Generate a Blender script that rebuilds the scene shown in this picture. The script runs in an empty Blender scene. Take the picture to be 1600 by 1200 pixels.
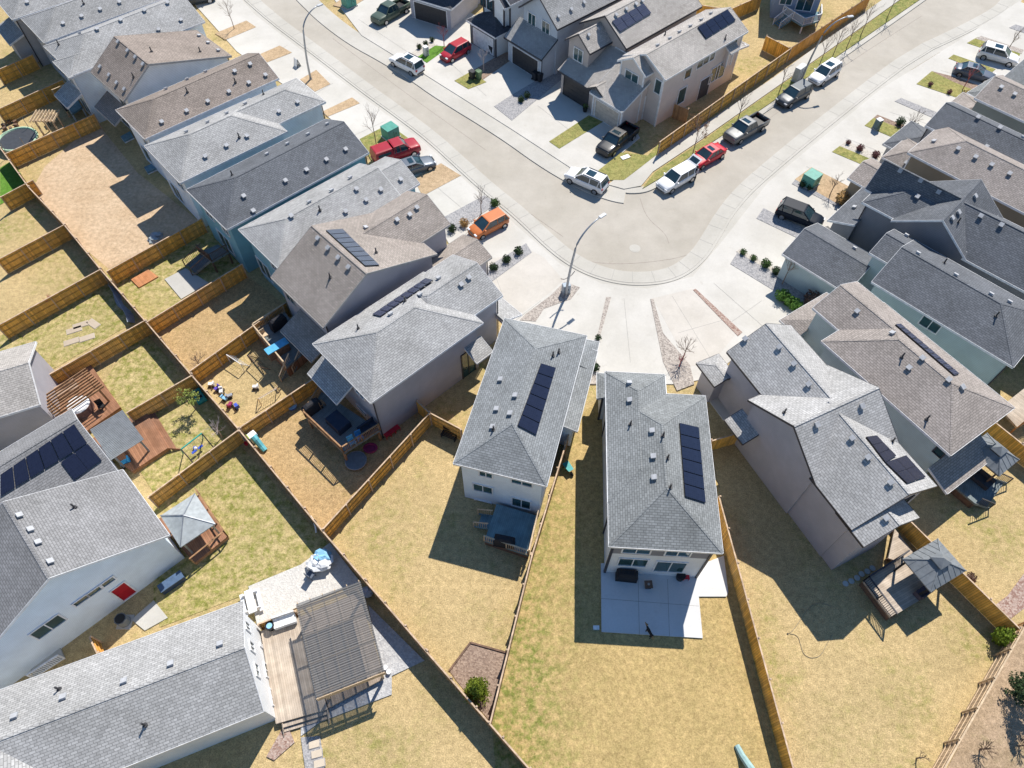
import bpy, bmesh, math, random
from mathutils import Vector, Matrix
from mathutils.bvhtree import BVHTree
R = math.radians
SC = bpy.context.scene
COL = SC.collection
rnd = random.Random(7)

# ------------------------------------------------------------------ camera, sky, sun, exposure
FPX, PITCH, ROLL, CH = 1100.0, R(55.811), R(0.528), 50.0
cd = bpy.data.cameras.new('camera'); cam = bpy.data.objects.new('camera', cd); COL.objects.link(cam)
cd.sensor_width = 36.0; cd.lens = FPX / 1600 * 36; cd.clip_end = 2000; cd.clip_start = 0.5
cam.matrix_world = Matrix.Translation((0, 0, CH)) @ Matrix.Rotation(R(90) - PITCH, 4, 'X') @ Matrix.Rotation(ROLL, 4, 'Z')
SC.camera = cam
SUN = Vector((0.32, 0.75, 1.0)).normalized()
SUN_STR, SKY_STR, EXPO = 4.8, 0.078, 0.4
w = bpy.data.worlds.new('World'); SC.world = w; w.use_nodes = True
nt = w.node_tree; bg = nt.nodes['Background']
sky = nt.nodes.new('ShaderNodeTexSky'); sky.sky_type = 'NISHITA'; sky.sun_disc = False
sky.sun_elevation = math.asin(SUN.z); sky.sun_rotation = math.atan2(SUN.x, SUN.y)
sky.air_density = 1.7; sky.dust_density = 0.0; sky.ozone_density = 10.0; sky.altitude = 600
nt.links.new(sky.outputs[0], bg.inputs[0]); bg.inputs[1].default_value = SKY_STR
sd = bpy.data.lights.new('sun', 'SUN'); sd.energy = SUN_STR; sd.angle = R(0.5); sd.color = (1.0, 0.94, 0.85)
sun = bpy.data.objects.new('sun', sd); COL.objects.link(sun); sun.location = (20, 40, 90)
sun.rotation_euler = SUN.to_track_quat('Z', 'Y').to_euler()
SC.view_settings.view_transform = 'Standard'; SC.view_settings.look = 'None'
SC.view_settings.exposure = EXPO; SC.view_settings.gamma = 1.0

def ray(x, y):
    a, b = (x - 800) / FPX, -(y - 600) / FPX
    c, s = math.cos(ROLL), math.sin(ROLL); a, b = c * a - s * b, s * a + c * b
    return Vector((a, math.cos(PITCH) + b * math.sin(PITCH), b * math.cos(PITCH) - math.sin(PITCH)))
def at(x, y, z=0.0):
    """world point of height z seen at this place of the photograph"""
    d = ray(x, y); t = (z - CH) / d.z
    return Vector((d.x * t, d.y * t, z))

# ------------------------------------------------------------------ materials
MATS = {}
def nodes(name, rough=0.8, metal=0.0, spec=0.3):
    m = bpy.data.materials.new(name); m.use_nodes = True
    n = m.node_tree; b = n.nodes['Principled BSDF']
    b.inputs['Roughness'].default_value = rough; b.inputs['Metallic'].default_value = metal
    b.inputs['Specular IOR Level'].default_value = spec
    return m, n, b
def N(n, t, **k):
    x = n.nodes.new(t)
    for a, v in k.items(): setattr(x, a, v)
    return x
def rgba(c): return (c[0], c[1], c[2], 1.0)
def mixc(n, fac, a, b, mode='MIX'):
    m = N(n, 'ShaderNodeMix', data_type='RGBA', blend_type=mode)
    for sock, v in ((0, fac), (6, a), (7, b)):
        if hasattr(v, 'links'): n.links.new(v, m.inputs[sock])
        elif sock == 0: m.inputs[0].default_value = v
        else: m.inputs[sock].default_value = rgba(v)
    return m.outputs[2]
def noise(n, scale, detail=3.0, vec=None, rough=0.55, lo=0.35, hi=0.65):
    t = N(n, 'ShaderNodeTexNoise'); t.inputs['Scale'].default_value = scale
    t.inputs['Detail'].default_value = detail; t.inputs['Roughness'].default_value = rough
    if vec is not None: n.links.new(vec, t.inputs['Vector'])
    r = N(n, 'ShaderNodeMapRange'); n.links.new(t.outputs[0], r.inputs[0])
    r.inputs[1].default_value = lo; r.inputs[2].default_value = hi
    return r.outputs[0]
def bump(n, b, h, strength=0.3, dist=0.02):
    k = N(n, 'ShaderNodeBump'); k.inputs['Strength'].default_value = strength; k.inputs['Distance'].default_value = dist
    n.links.new(h, k.inputs['Height']); n.links.new(k.outputs[0], b.inputs['Normal'])
def pos(n): return N(n, 'ShaderNodeNewGeometry').outputs['Position']
def objc(n): return N(n, 'ShaderNodeTexCoord').outputs['Object']

def plain(name, c, rough=0.7, metal=0.0, var=0.12, scale=3.0, spec=0.3):
    if name in MATS: return MATS[name]
    m, n, b = nodes(name, rough, metal, spec)
    f = noise(n, scale, 4, pos(n))
    d = tuple(x * (1 - var) for x in c); e = tuple(min(1, x * (1 + var)) for x in c)
    n.links.new(mixc(n, f, d, e), b.inputs['Base Color'])
    MATS[name] = m; return m
def shingle(name, c, var=0.1, row=0.17, wid=0.36):
    key = 'shingles_' + name
    if key in MATS: return MATS[key]
    m, n, b = nodes(key, 0.92, 0, 0.15)
    uv = N(n, 'ShaderNodeUVMap').outputs[0]
    br = N(n, 'ShaderNodeTexBrick'); n.links.new(uv, br.inputs['Vector'])
    br.inputs['Scale'].default_value = 1.0; br.inputs['Brick Width'].default_value = wid; br.inputs['Row Height'].default_value = row
    br.inputs['Mortar Size'].default_value = 0.022; br.inputs['Mortar Smooth'].default_value = 0.4; br.inputs['Bias'].default_value = 0.0
    br.inputs['Color1'].default_value = rgba([x * (1 - var) for x in c]); br.inputs['Color2'].default_value = rgba([x * (1 + var) for x in c])
    br.inputs['Mortar'].default_value = rgba([x * 0.56 for x in c])
    # individual tabs differ in tone
    v = N(n, 'ShaderNodeTexWhiteNoise', noise_dimensions='2D')
    sx = N(n, 'ShaderNodeVectorMath', operation='SNAP'); n.links.new(uv, sx.inputs[0]); sx.inputs[1].default_value = (0.18, row, 1)
    n.links.new(sx.outputs[0], v.inputs['Vector'])
    t = mixc(n, v.outputs[0], (0.85, 0.85, 0.85), (1.15, 1.15, 1.15))
    c1 = mixc(n, 0.75, br.outputs[0], t, 'MULTIPLY')
    big = noise(n, 0.35, 5, pos(n), lo=0.3, hi=0.7)
    c2 = mixc(n, 1.0, c1, mixc(n, big, (0.85, 0.85, 0.84), (1.12, 1.12, 1.12)), 'MULTIPLY')
    n.links.new(c2, b.inputs['Base Color'])
    bump(n, b, br.outputs[1], -0.5, 0.02)
    MATS[key] = m; return m
def siding(name, c, step=0.16, depth=0.5):
    key = 'siding_' + name
    if key in MATS: return MATS[key]
    m, n, b = nodes(key, 0.75, 0, 0.25)
    p = pos(n); sp = N(n, 'ShaderNodeSeparateXYZ'); n.links.new(p, sp.inputs[0])
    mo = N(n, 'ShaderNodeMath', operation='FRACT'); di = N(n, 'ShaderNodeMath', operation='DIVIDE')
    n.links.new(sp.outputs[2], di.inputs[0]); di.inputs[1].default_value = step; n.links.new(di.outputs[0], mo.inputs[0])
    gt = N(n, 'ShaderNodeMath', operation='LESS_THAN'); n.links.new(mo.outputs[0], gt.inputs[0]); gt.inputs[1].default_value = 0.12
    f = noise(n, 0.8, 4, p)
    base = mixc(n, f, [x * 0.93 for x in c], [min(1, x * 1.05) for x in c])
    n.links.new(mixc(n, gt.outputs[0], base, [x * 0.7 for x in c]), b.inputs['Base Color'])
    bump(n, b, mo.outputs[0], depth, 0.015)
    MATS[key] = m; return m
def boards(name, c, axis=0, width=0.14, gap=0.08, var=0.3, rough=0.85, coord='obj', c2=None):
    key = 'boards_' + name
    if key in MATS: return MATS[key]
    m, n, b = nodes(key, rough, 0, 0.2)
    co = objc(n) if coord == 'obj' else N(n, 'ShaderNodeUVMap').outputs[0]
    sp = N(n, 'ShaderNodeSeparateXYZ'); n.links.new(co, sp.inputs[0])
    di = N(n, 'ShaderNodeMath', operation='DIVIDE'); n.links.new(sp.outputs[axis], di.inputs[0]); di.inputs[1].default_value = width
    fl = N(n, 'ShaderNodeMath', operation='FLOOR'); n.links.new(di.outputs[0], fl.inputs[0])
    fr = N(n, 'ShaderNodeMath', operation='FRACT'); n.links.new(di.outputs[0], fr.inputs[0])
    wn = N(n, 'ShaderNodeTexWhiteNoise', noise_dimensions='1D'); n.links.new(fl.outputs[0], wn.inputs['W'])
    lt = N(n, 'ShaderNodeMath', operation='LESS_THAN'); n.links.new(fr.outputs[0], lt.inputs[0]); lt.inputs[1].default_value = gap
    d = c2 or [x * (1 - var) for x in c]
    base = mixc(n, wn.outputs[0], d, [min(1, x * (1 + var * .6)) for x in c])
    f = noise(n, 1.3, 6, pos(n), lo=0.3, hi=0.7)
    base = mixc(n, 1.0, base, mixc(n, f, (0.75, 0.72, 0.7), (1.15, 1.15, 1.15)), 'MULTIPLY')
    gy = sum(c) / 3; fw = noise(n, 0.22, 4, pos(n), .6, .45, .75)
    fm = N(n, 'ShaderNodeMath', operation='MULTIPLY'); n.links.new(fw, fm.inputs[0]); fm.inputs[1].default_value = .3
    base = mixc(n, fm.outputs[0], base, [gy * .8 + x * .1 for x in c])
    n.links.new(mixc(n, lt.outputs[0], base, [x * 0.3 for x in c]), b.inputs['Base Color'])
    MATS[key] = m; return m
def ground(name, a, b_, green=None, gfac=0.35, fine=0.46, xr=None):
    key = 'ground_' + name
    if key in MATS: return MATS[key]
    m, n, b = nodes(key, 0.95, 0, 0.1)
    p = pos(n)
    f1 = noise(n, 0.28, 6, p, 0.65, 0.34, 0.66)
    c = mixc(n, f1, a, b_)
    if green:
        f2 = noise(n, 0.13, 5, p, 0.7, 0.62 - gfac * 0.4, 0.72 - gfac * 0.2)
        f3 = noise(n, 1.7, 4, p, 0.7, 0.4, 0.62)
        mu = N(n, 'ShaderNodeMath', operation='MULTIPLY'); n.links.new(f2, mu.inputs[0]); n.links.new(f3, mu.inputs[1])
        if xr:
            sx = N(n, 'ShaderNodeSeparateXYZ'); n.links.new(p, sx.inputs[0]); fw = noise(n, .35, 4, p, .6, 0, 1)
            ad = N(n, 'ShaderNodeMath', operation='MULTIPLY_ADD'); n.links.new(fw, ad.inputs[0]); ad.inputs[1].default_value = 7.0; n.links.new(sx.outputs[0], ad.inputs[2])
            mr = N(n, 'ShaderNodeMapRange'); n.links.new(ad.outputs[0], mr.inputs[0]); mr.inputs[1].default_value = xr[0] + 3.5; mr.inputs[2].default_value = xr[1] + 3.5; mr.inputs[3].default_value = 1; mr.inputs[4].default_value = .12
            m2 = N(n, 'ShaderNodeMath', operation='MULTIPLY'); n.links.new(mu.outputs[0], m2.inputs[0]); n.links.new(mr.outputs[0], m2.inputs[1]); mu = m2
        c = mixc(n, mu.outputs[0], c, green)
    f5 = noise(n, 2.6, 5, p, 0.75, 0.3, 0.7)
    c = mixc(n, 1.0, c, mixc(n, f5, (0.72, 0.71, 0.68), (1.23, 1.23, 1.23)), 'MULTIPLY')
    ft = noise(n, 1.9, 3, p, 0.6, 0.66, 0.76)
    c = mixc(n, 1.0, c, mixc(n, ft, (1.0, 1.0, 1.0), (0.66, 0.68, 0.6)), 'MULTIPLY')
    f4 = noise(n, 11.0, 4, p, 0.8, 0.32, 0.68)
    c = mixc(n, 1.0, c, mixc(n, f4, [1 - fine] * 3, [1 + fine * .8] * 3), 'MULTIPLY')
    n.links.new(c, b.inputs['Base Color']); bump(n, b, f4, 0.5, 0.03)
    MATS[key] = m; return m
def concrete(name, c, stain=0.1, joint=None):
    key = 'concrete_' + name
    if key in MATS: return MATS[key]
    m, n, b = nodes(key, 0.85, 0, 0.2)
    p = pos(n)
    f = noise(n, 0.5, 7, p, 0.7, 0.3, 0.7); f2 = noise(n, 7, 4, p, 0.7, 0.3, 0.7)
    cc = mixc(n, f, [x * (1 - stain) for x in c], c)
    cc = mixc(n, 1.0, cc, mixc(n, f2, (0.95, 0.95, 0.95), (1.03, 1.03, 1.03)), 'MULTIPLY')
    f3 = noise(n, 1.1, 6, p, 0.75, 0.6, 0.78); f4 = noise(n, 0.16, 4, p, 0.6, 0.4, 0.6)
    cc = mixc(n, 1.0, cc, mixc(n, f3, (1.0, 1.0, 1.0), (0.83, 0.81, 0.78)), 'MULTIPLY')
    cc = mixc(n, 1.0, cc, mixc(n, f4, (0.93, 0.925, 0.91), (1.03, 1.03, 1.03)), 'MULTIPLY')
    n.links.new(cc, b.inputs['Base Color'])
    MATS[key] = m; return m
def gravel(name, a, b_):
    key = 'gravel_' + name
    if key in MATS: return MATS[key]
    m, n, b = nodes(key, 0.95, 0, 0.1)
    p = pos(n); v = N(n, 'ShaderNodeTexVoronoi'); v.inputs['Scale'].default_value = 9.0; n.links.new(p, v.inputs['Vector'])
    sp = N(n, 'ShaderNodeSeparateColor'); n.links.new(v.outputs['Color'], sp.inputs[0])
    c = mixc(n, sp.outputs[0], a, b_)
    n.links.new(c, b.inputs['Base Color']); bump(n, b, v.outputs['Distance'], 0.6, 0.04)
    MATS[key] = m; return m
def paint(name, c, rough=0.25, metal=0.0):
    key = 'paint_' + name
    if key in MATS: return MATS[key]
    m, n, b = nodes(key, rough + .12, metal * .5, 0.3)
    f = noise(n, 2.0, 3, objc(n))
    n.links.new(mixc(n, f, [x * 0.95 for x in c], [min(1, x * 1.04) for x in c]), b.inputs['Base Color'])
    b.inputs['Coat Weight'].default_value = 0.35; b.inputs['Coat Roughness'].default_value = 0.03
    if name == 'navy_black': b.inputs['Coat Weight'].default_value = 0; b.inputs['Specular IOR Level'].default_value = .08
    MATS[key] = m; return m
def glass(name, c, rough=0.06):
    key = 'glass_' + name
    if key in MATS: return MATS[key]
    m, n, b = nodes(key, rough, 0, 0.9)
    f = noise(n, 0.7, 2, pos(n))
    n.links.new(mixc(n, f, [x * 0.8 for x in c], [x * 1.2 for x in c]), b.inputs['Base Color'])
    MATS[key] = m; return m
def leafm(name, c, var=0.5):
    key = 'leaf_' + name
    if key in MATS: return MATS[key]
    m, n, b = nodes(key, 0.7, 0, 0.2)
    f = noise(n, 5, 3, pos(n), 0.6, 0.3, 0.7)
    n.links.new(mixc(n, f, [x * (1 - var) for x in c], [x * (1 + var) for x in c]), b.inputs['Base Color'])
    MATS[key] = m; return m
def solar_mat(name, c, grid):
    key = 'solar_' + name
    if key in MATS: return MATS[key]
    m, n, b = nodes(key, 0.18, 0, 0.5)
    uv = N(n, 'ShaderNodeUVMap').outputs[0]
    br = N(n, 'ShaderNodeTexBrick', offset=0.0); n.links.new(uv, br.inputs['Vector']); br.inputs['Scale'].default_value = 1
    br.inputs['Brick Width'].default_value = 0.165; br.inputs['Row Height'].default_value = 0.165; br.inputs['Mortar Size'].default_value = 0.012
    br.inputs['Color1'].default_value = rgba(c); br.inputs['Color2'].default_value = rgba([x * 1.25 for x in c]); br.inputs['Mortar'].default_value = rgba(grid)
    n.links.new(br.outputs[0], b.inputs['Base Color'])
    MATS[key] = m; return m

TRIM = plain('white_trim', (0.75, 0.76, 0.78), 0.5); DTRIM = plain('dark_trim', (0.05, 0.05, 0.06), 0.5)
GTRIM = plain('grey_trim', (0.4, 0.39, 0.38), 0.5)
GLASS = glass('window', (0.03, 0.075, 0.085)); CGLASS = glass('car', (0.02, 0.045, 0.06), 0.04)
TYRE = plain('tyre_rubber', (0.02, 0.02, 0.02), 0.9); RIM = plain('wheel_metal', (0.45, 0.46, 0.48), 0.3, 0.8)
BLACK = plain('black_plastic', (0.02, 0.02, 0.022), 0.5); STEEL = plain('galvanised_steel', (0.33, 0.35, 0.38), 0.45, 0.6)
VENT = plain('roof_vent_metal', (0.42, 0.43, 0.45), 0.6); VENTD = plain('roof_vent_dark', (0.06, 0.06, 0.065), 0.6)
FWOOD = boards('fence', (0.85, 0.47, 0.1), 0, 0.145, 0.1, 0.35, c2=(0.6, 0.34, 0.08)); FRAIL = plain('fence_rail_wood', (0.5, 0.37, 0.26), 0.8, var=0.25)
GRAIL = plain('fence_rail_gold', (0.55, 0.32, 0.09), 0.8, var=0.25)
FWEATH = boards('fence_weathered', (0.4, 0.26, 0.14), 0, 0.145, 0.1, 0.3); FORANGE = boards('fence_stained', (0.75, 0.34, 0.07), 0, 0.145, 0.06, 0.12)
CEDAR = boards('cedar', (0.42, 0.24, 0.12), 0, 0.14, 0.07, 0.25); PINE = boards('pale_deck', (0.5, 0.425, 0.345), 0, 0.14, 0.06, 0.16)
GDECK = boards('grey_deck', (0.2, 0.24, 0.25), 0, 0.14, 0.06, 0.12); TDECK = boards('teal_deck', (0.17, 0.3, 0.36), 0, 0.14, 0.05, 0.08)
BRDECK = boards('brown_deck', (0.33, 0.17, 0.1), 0, 0.14, 0.07, 0.2); DKDECK = boards('dark_deck', (0.07, 0.07, 0.075), 0, 0.14, 0.07, 0.2)
TIMBER = plain('brown_timber', (0.33, 0.19, 0.1), 0.8, var=0.25); PTIMBER = plain('pale_timber', (0.55, 0.42, 0.28), 0.8, var=0.2)
DTIMBER = plain('dark_timber', (0.16, 0.1, 0.07), 0.8, var=0.25)

# ------------------------------------------------------------------ mesh builder
class MB:
    def __init__(s): s.v, s.f, s.m, s.uv = [], [], [], []
    def face(s, pts, mi=0, uv=None):
        i = len(s.v); s.v += [Vector(p) for p in pts]; s.f.append(tuple(range(i, i + len(pts)))); s.m.append(mi)
        s.uv.append(uv or [(p[0], p[1]) for p in s.v[i:]])
    def box(s, c, size, M=None, mi=0):
        x, y, z = (k / 2 for k in size); c = Vector(c)
        P = [Vector((a * x, b * y, d * z)) for d in (-1, 1) for b in (-1, 1) for a in (-1, 1)]
        P = [(M @ p if M else p) + c for p in P]
        for q in ((0, 2, 3, 1), (4, 5, 7, 6), (0, 1, 5, 4), (2, 6, 7, 3), (0, 4, 6, 2), (1, 3, 7, 5)): s.face([P[k] for k in q], mi)
    def beam(s, a, b, wd, h=None, mi=0, up=(0, 0, 1)):
        a, b = Vector(a), Vector(b); d = b - a; L = d.length
        if L < 1e-6: return
        d /= L; up = Vector(up)
        if abs(d.dot(up)) > 0.98: up = Vector((1, 0, 0))
        y = up.cross(d).normalized(); z = d.cross(y)
        s.box((a + b) / 2, (L, wd, h or wd), Matrix((d, y, z)).transposed(), mi)
    def tube(s, pts, rad, n=8, mi=0, cap=True):
        pts = [Vector(p) for p in pts]; rad = rad if isinstance(rad, (list, tuple)) else [rad] * len(pts)
        rings = []
        for i, p in enumerate(pts):
            d = (pts[min(i + 1, len(pts) - 1)] - pts[max(i - 1, 0)]).normalized()
            up = Vector((0, 0, 1)) if abs(d.z) < 0.95 else Vector((1, 0, 0))
            a = up.cross(d).normalized(); b = d.cross(a)
            rings.append([p + (a * math.cos(t) + b * math.sin(t)) * rad[i] for t in [2 * math.pi * k / n for k in range(n)]])
        for i in range(len(rings) - 1):
            for k in range(n): s.face([rings[i][k], rings[i][(k + 1) % n], rings[i + 1][(k + 1) % n], rings[i + 1][k]], mi)
        if cap: s.face(rings[0][::-1], mi); s.face(rings[-1], mi)
    def cyl(s, c, r, h, n=16, mi=0, r2=None, M=None):
        c = Vector(c); r2 = r if r2 is None else r2; f = lambda p: (M @ p if M else p) + c
        A = [f(Vector((r * math.cos(2 * math.pi * k / n), r * math.sin(2 * math.pi * k / n), 0))) for k in range(n)]
        B = [f(Vector((r2 * math.cos(2 * math.pi * k / n), r2 * math.sin(2 * math.pi * k / n), h))) for k in range(n)]
        for k in range(n): s.face([A[k], A[(k + 1) % n], B[(k + 1) % n], B[k]], mi)
        s.face(A[::-1], mi); s.face(B, mi)
    def loft(s, rings, mi=0, closed=True, caps=True):
        n = len(rings[0])
        for i in range(len(rings) - 1):
            for k in range(n if closed else n - 1):
                s.face([rings[i][k], rings[i][(k + 1) % n], rings[i + 1][(k + 1) % n], rings[i + 1][k]], mi)
        if caps: s.face(rings[0][::-1], mi); s.face(rings[-1], mi)
    def blob(s, c, r, seed=0, mi=0, n=7, m=10, jag=0.15):
        g = random.Random(seed); c = Vector(c); rings = []
        r = Vector(r) if hasattr(r, '__len__') else Vector((r, r, r))
        for i in range(1, n):
            th = math.pi * i / n; ring = []
            for k in range(m):
                ph = 2 * math.pi * k / m; q = 1 + g.uniform(-jag, jag)
                ring.append(c + Vector((r.x * math.sin(th) * math.cos(ph) * q, r.y * math.sin(th) * math.sin(ph) * q, r.z * math.cos(th) * q)))
            rings.append(ring)
        s.loft(rings, mi)
    def leaves(s, c, r, cnt, size, seed=0, mi=0, shell=0.3):
        g = random.Random(seed); c = Vector(c); r = Vector(r) if hasattr(r, '__len__') else Vector((r, r, r))
        for _ in range(cnt):
            d = Vector((g.gauss(0, 1), g.gauss(0, 1), g.gauss(0, 1))).normalized(); q = g.uniform(shell, 1) ** .5
            p = c + Vector((d.x * r.x, d.y * r.y, d.z * r.z)) * q
            a = Vector((g.gauss(0, 1), g.gauss(0, 1), g.gauss(0, 1))).normalized(); b = a.orthogonal().normalized(); z = size * g.uniform(.6, 1.3)
            s.face([p - a * z, p + b * z * .5, p + a * z, p - b * z * .5], mi)
    def build(s, name, mats, parent=None, smooth=False, weld=False, origin=None):
        me = bpy.data.meshes.new(name)
        o0 = Vector(origin) if origin is not None else Vector((0, 0, 0))
        me.from_pydata([v - o0 for v in s.v], [], s.f)
        ul = me.uv_layers.new(name='UVMap'); k = 0
        for u in s.uv:
            for q in u: ul.data[k].uv = q; k += 1
        mats = mats if isinstance(mats, (list, tuple)) else [mats]
        for m in mats: me.materials.append(m)
        me.polygons.foreach_set('material_index', s.m)
        if smooth or weld:
            bm = bmesh.new(); bm.from_mesh(me); bmesh.ops.remove_doubles(bm, verts=bm.verts, dist=0.0005)
            bmesh.ops.recalc_face_normals(bm, faces=bm.faces); bm.to_mesh(me); bm.free()
            if smooth:
                for p in me.polygons: p.use_smooth = True
        me.update()
        o = bpy.data.objects.new(name, me); COL.objects.link(o)
        if parent is not None: o.parent = parent
        if origin is not None and parent is None: o.location = o0
        return o
def tag(o, label, cat, group=None, kind=None):
    o['label'] = label; o['category'] = cat
    if group: o['group'] = group
    if kind: o['kind'] = kind
    return o
def thing(name, label, cat, loc=(0, 0, 0), rz=0.0, group=None):
    o = bpy.data.objects.new(name, None); COL.objects.link(o); o.location = loc; o.rotation_euler = (0, 0, rz)
    o.empty_display_size = 0.3
    return tag(o, label, cat, group)
def dup(o, parent=None):
    c = o.copy(); COL.objects.link(c); c.parent = parent
    for ch in o.children: dup(ch, c)
    return c
def poly_slab(name, pxs, z0, z1, mat, kind='structure', world=False, label=None, cat=None):
    from mathutils.geometry import tessellate_polygon
    P = [Vector(p) if world else at(p[0], p[1], z1) for p in pxs]
    A = sum(P[i].x * P[(i + 1) % len(P)].y - P[(i + 1) % len(P)].x * P[i].y for i in range(len(P)))
    if A < 0: P = P[::-1]
    P = [Vector((p.x, p.y, z1)) for p in P]
    b = MB()
    for t in tessellate_polygon([P]):
        q = [P[k] for k in t]
        if (q[1] - q[0]).cross(q[2] - q[0]).z < 0: q = q[::-1]
        b.face(q)
    for i in range(len(P)):
        a, c = P[i], P[(i + 1) % len(P)]
        b.face([(a.x, a.y, z0), (c.x, c.y, z0), c, a])
    o = b.build(name, mat)
    if kind: o['kind'] = kind
    if label: tag(o, label, cat)
    return o

# ------------------------------------------------------------------ houses
HOUSES = {}
class House:
    def __init__(s, label, wall, roof, A, B, z=6.1, mode='u', trim=None, cat='house', name='house', vent=None, corner=None):
        s.a = at(A[0], A[1], z).xy; d = (at(B[0], B[1], z).xy - s.a).normalized()
        s.u = d if mode == 'u' else Vector((d.y, -d.x)); s.v = Vector((-s.u.y, s.u.x)); s.z = z
        s.wm, s.rm, s.tm, s.vm, s.cm = wall, roof, trim or TRIM, vent or VENT, corner
        s.label, s.cat, s.name = label, cat, name
        s.roof, s.trim, s.walls, s.cor = MB(), MB(), MB(), []; s.k = 0; s.tops = []; s.boxes = []; s.todo = []
    def P(s, u, v, z): q = s.a + s.u * u + s.v * v; return Vector((q.x, q.y, z))
    def loc(s, px, z=None):
        d = at(px[0], px[1], s.z if z is None else z).xy - s.a; return d.dot(s.u), d.dot(s.v)
    def rect(s, pxs, z, **k):
        L = [s.loc(p, z) for p in pxs]; U = [l[0] for l in L]; V = [l[1] for l in L]
        return (k.get('u0', min(U)), k.get('u1', max(U)), k.get('v0', min(V)), k.get('v1', max(V)))
    def wing(s, rect, z, ridge='u', ends='gg', pitch=0.44, zr=None, pos=0.5, z2=None, oh=0.42, ohg=0.3, base=0.0, hipp=None, wall=True):
        e = 0.012 * s.k; s.k += 1; z = z - e
        z2 = z if z2 is None else z2 - e
        nn = [k for k in (0, 1) if ends[k] == 'n']; ends = ends.replace('n', 'g')
        u0, u1, v0, v1 = rect
        if ridge == 'u': a0, a1, b0, b1 = u0, u1, v0, v1; P = s.P
        else: a0, a1, b0, b1 = v0, v1, u0, u1; P = lambda a, b, zz: s.P(b, a, zz)
        br = b0 + pos * (b1 - b0)
        if pos == 0: br = b0
        if zr is None: zr = (z + pitch * (br - b0)) if pos > 0 else (z2 + pitch * (b1 - br))
        else: zr -= e
        s0 = (zr - z) / max(br - b0, 1e-6) if pos > 0 else 0; s1 = (zr - z2) / max(b1 - br, 1e-6) if pos < 1 else 0
        sl = hipp or (s0 if pos > 0 else s1)
        i0 = (zr - min(z, z2)) / sl if ends[0] == 'h' else 0; i1 = (zr - min(z, z2)) / sl if ends[1] == 'h' else 0
        zb0 = z if pos > 0 else (zr if ends[0] == 'g' else z2); zb1 = z2 if pos < 1 else (zr if ends[1] == 'g' else z)
        E0, E1 = P(a0, b0, z if pos > 0 else (zr if ends[0] == 'g' else z2)), P(a1, b0, z if pos > 0 else (zr if ends[1] == 'g' else z2))
        E2, E3 = P(a1, b1, z2 if pos < 1 else (zr if ends[1] == 'g' else z)), P(a0, b1, z2 if pos < 1 else (zr if ends[0] == 'g' else z))
        R0, R1 = P(a0 + i0, br, zr), P(a1 - i1, br, zr)
        fs = []
        if pos > 0: fs.append([E0, E1, R1, R0])
        if pos < 1: fs.append([E2, E3, R0, R1])
        if ends[0] == 'h': fs.append([E3, E0, R0])
        if ends[1] == 'h': fs.append([E1, E2, R1])
        dn = Vector((0, 0, -0.2))
        for f in fs:
            n = (f[1] - f[0]).cross(f[2] - f[0])
            if n.z < 0: f = f[::-1]; n = -n
            n.normalize(); h = Vector((0, 0, 1)).cross(n)
            h = h.normalized() if h.length > 1e-4 else Vector((1, 0, 0)); up = n.cross(h)
            s.roof.face(f, 0, [(p.dot(h), p.dot(up)) for p in f]); s.tops.append(f)
            s.trim.face([p + dn for p in f[::-1]])
        if 0 < pos < 1:
            caps = [(R0, R1)] + ([(R0, E0), (R0, E3)] if ends[0] == 'h' else []) + ([(R1, E1), (R1, E2)] if ends[1] == 'h' else [])
            for p, q in caps:
                if (p - q).length > .3: s.roof.beam(p - Vector((0, 0, .016)), q - Vector((0, 0, .016)), .17, .036)
        out = [E0, E1] + ([R1] if ends[1] == 'g' and 0 < pos < 1 else []) + [E2, E3] + ([R0] if ends[0] == 'g' and 0 < pos < 1 else [])
        for i in range(len(out)):
            p, q = out[i], out[(i + 1) % len(out)]
            mid = (p + q) / 2
            am = ((mid.xy - P(0, 0, 0).xy).dot((P(1, 0, 0) - P(0, 0, 0)).xy))
            if any(abs(am - (a0, a1)[k]) < 0.02 for k in nn): continue
            if pos == 1 and abs((mid - P((a0 + a1) / 2, b1, mid.z)).length) < 0.1: continue
            if pos == 0 and abs((mid - P((a0 + a1) / 2, b0, mid.z)).length) < 0.1: continue
            n = (q - p).cross(Vector((0, 0, 1))).normalized() * 0.025
            c = (P((a0 + a1) / 2, (b0 + b1) / 2, mid.z) - mid)
            if n.dot(c) > 0: n = -n
            u_ = Vector((0, 0, 0.015))
            s.trim.face([p + n + u_, q + n + u_, q + n + dn, p + n + dn]); s.trim.face([p + u_, q + u_, q + n + u_, p + n + u_])
        # walls
        A0 = a0 + (0 if 0 in nn else oh if ends[0] == 'h' else ohg) + e; A1 = a1 - (0 if 1 in nn else oh if ends[1] == 'h' else ohg) - e
        B0 = b0 + (oh if pos > 0 else 0.02) + e; B1 = b1 - (oh if pos < 1 else 0.02) - e
        def top(b): return (z + (b - b0) * s0 if (b <= br and pos > 0) else z2 + (b1 - b) * s1) - 0.2
        low = min(z, z2) + 0.05
        def tc(end, b): return top(b) if ends[end] == 'g' else min(top(b), low)
        W = [(A0, B0, tc(0, B0)), (A1, B0, tc(1, B0))] + ([(A1, br, zr - 0.2)] if ends[1] == 'g' and 0 < pos < 1 else []) + \
            [(A1, B1, tc(1, B1)), (A0, B1, tc(0, B1))] + ([(A0, br, zr - 0.2)] if ends[0] == 'g' and 0 < pos < 1 else [])
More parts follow.
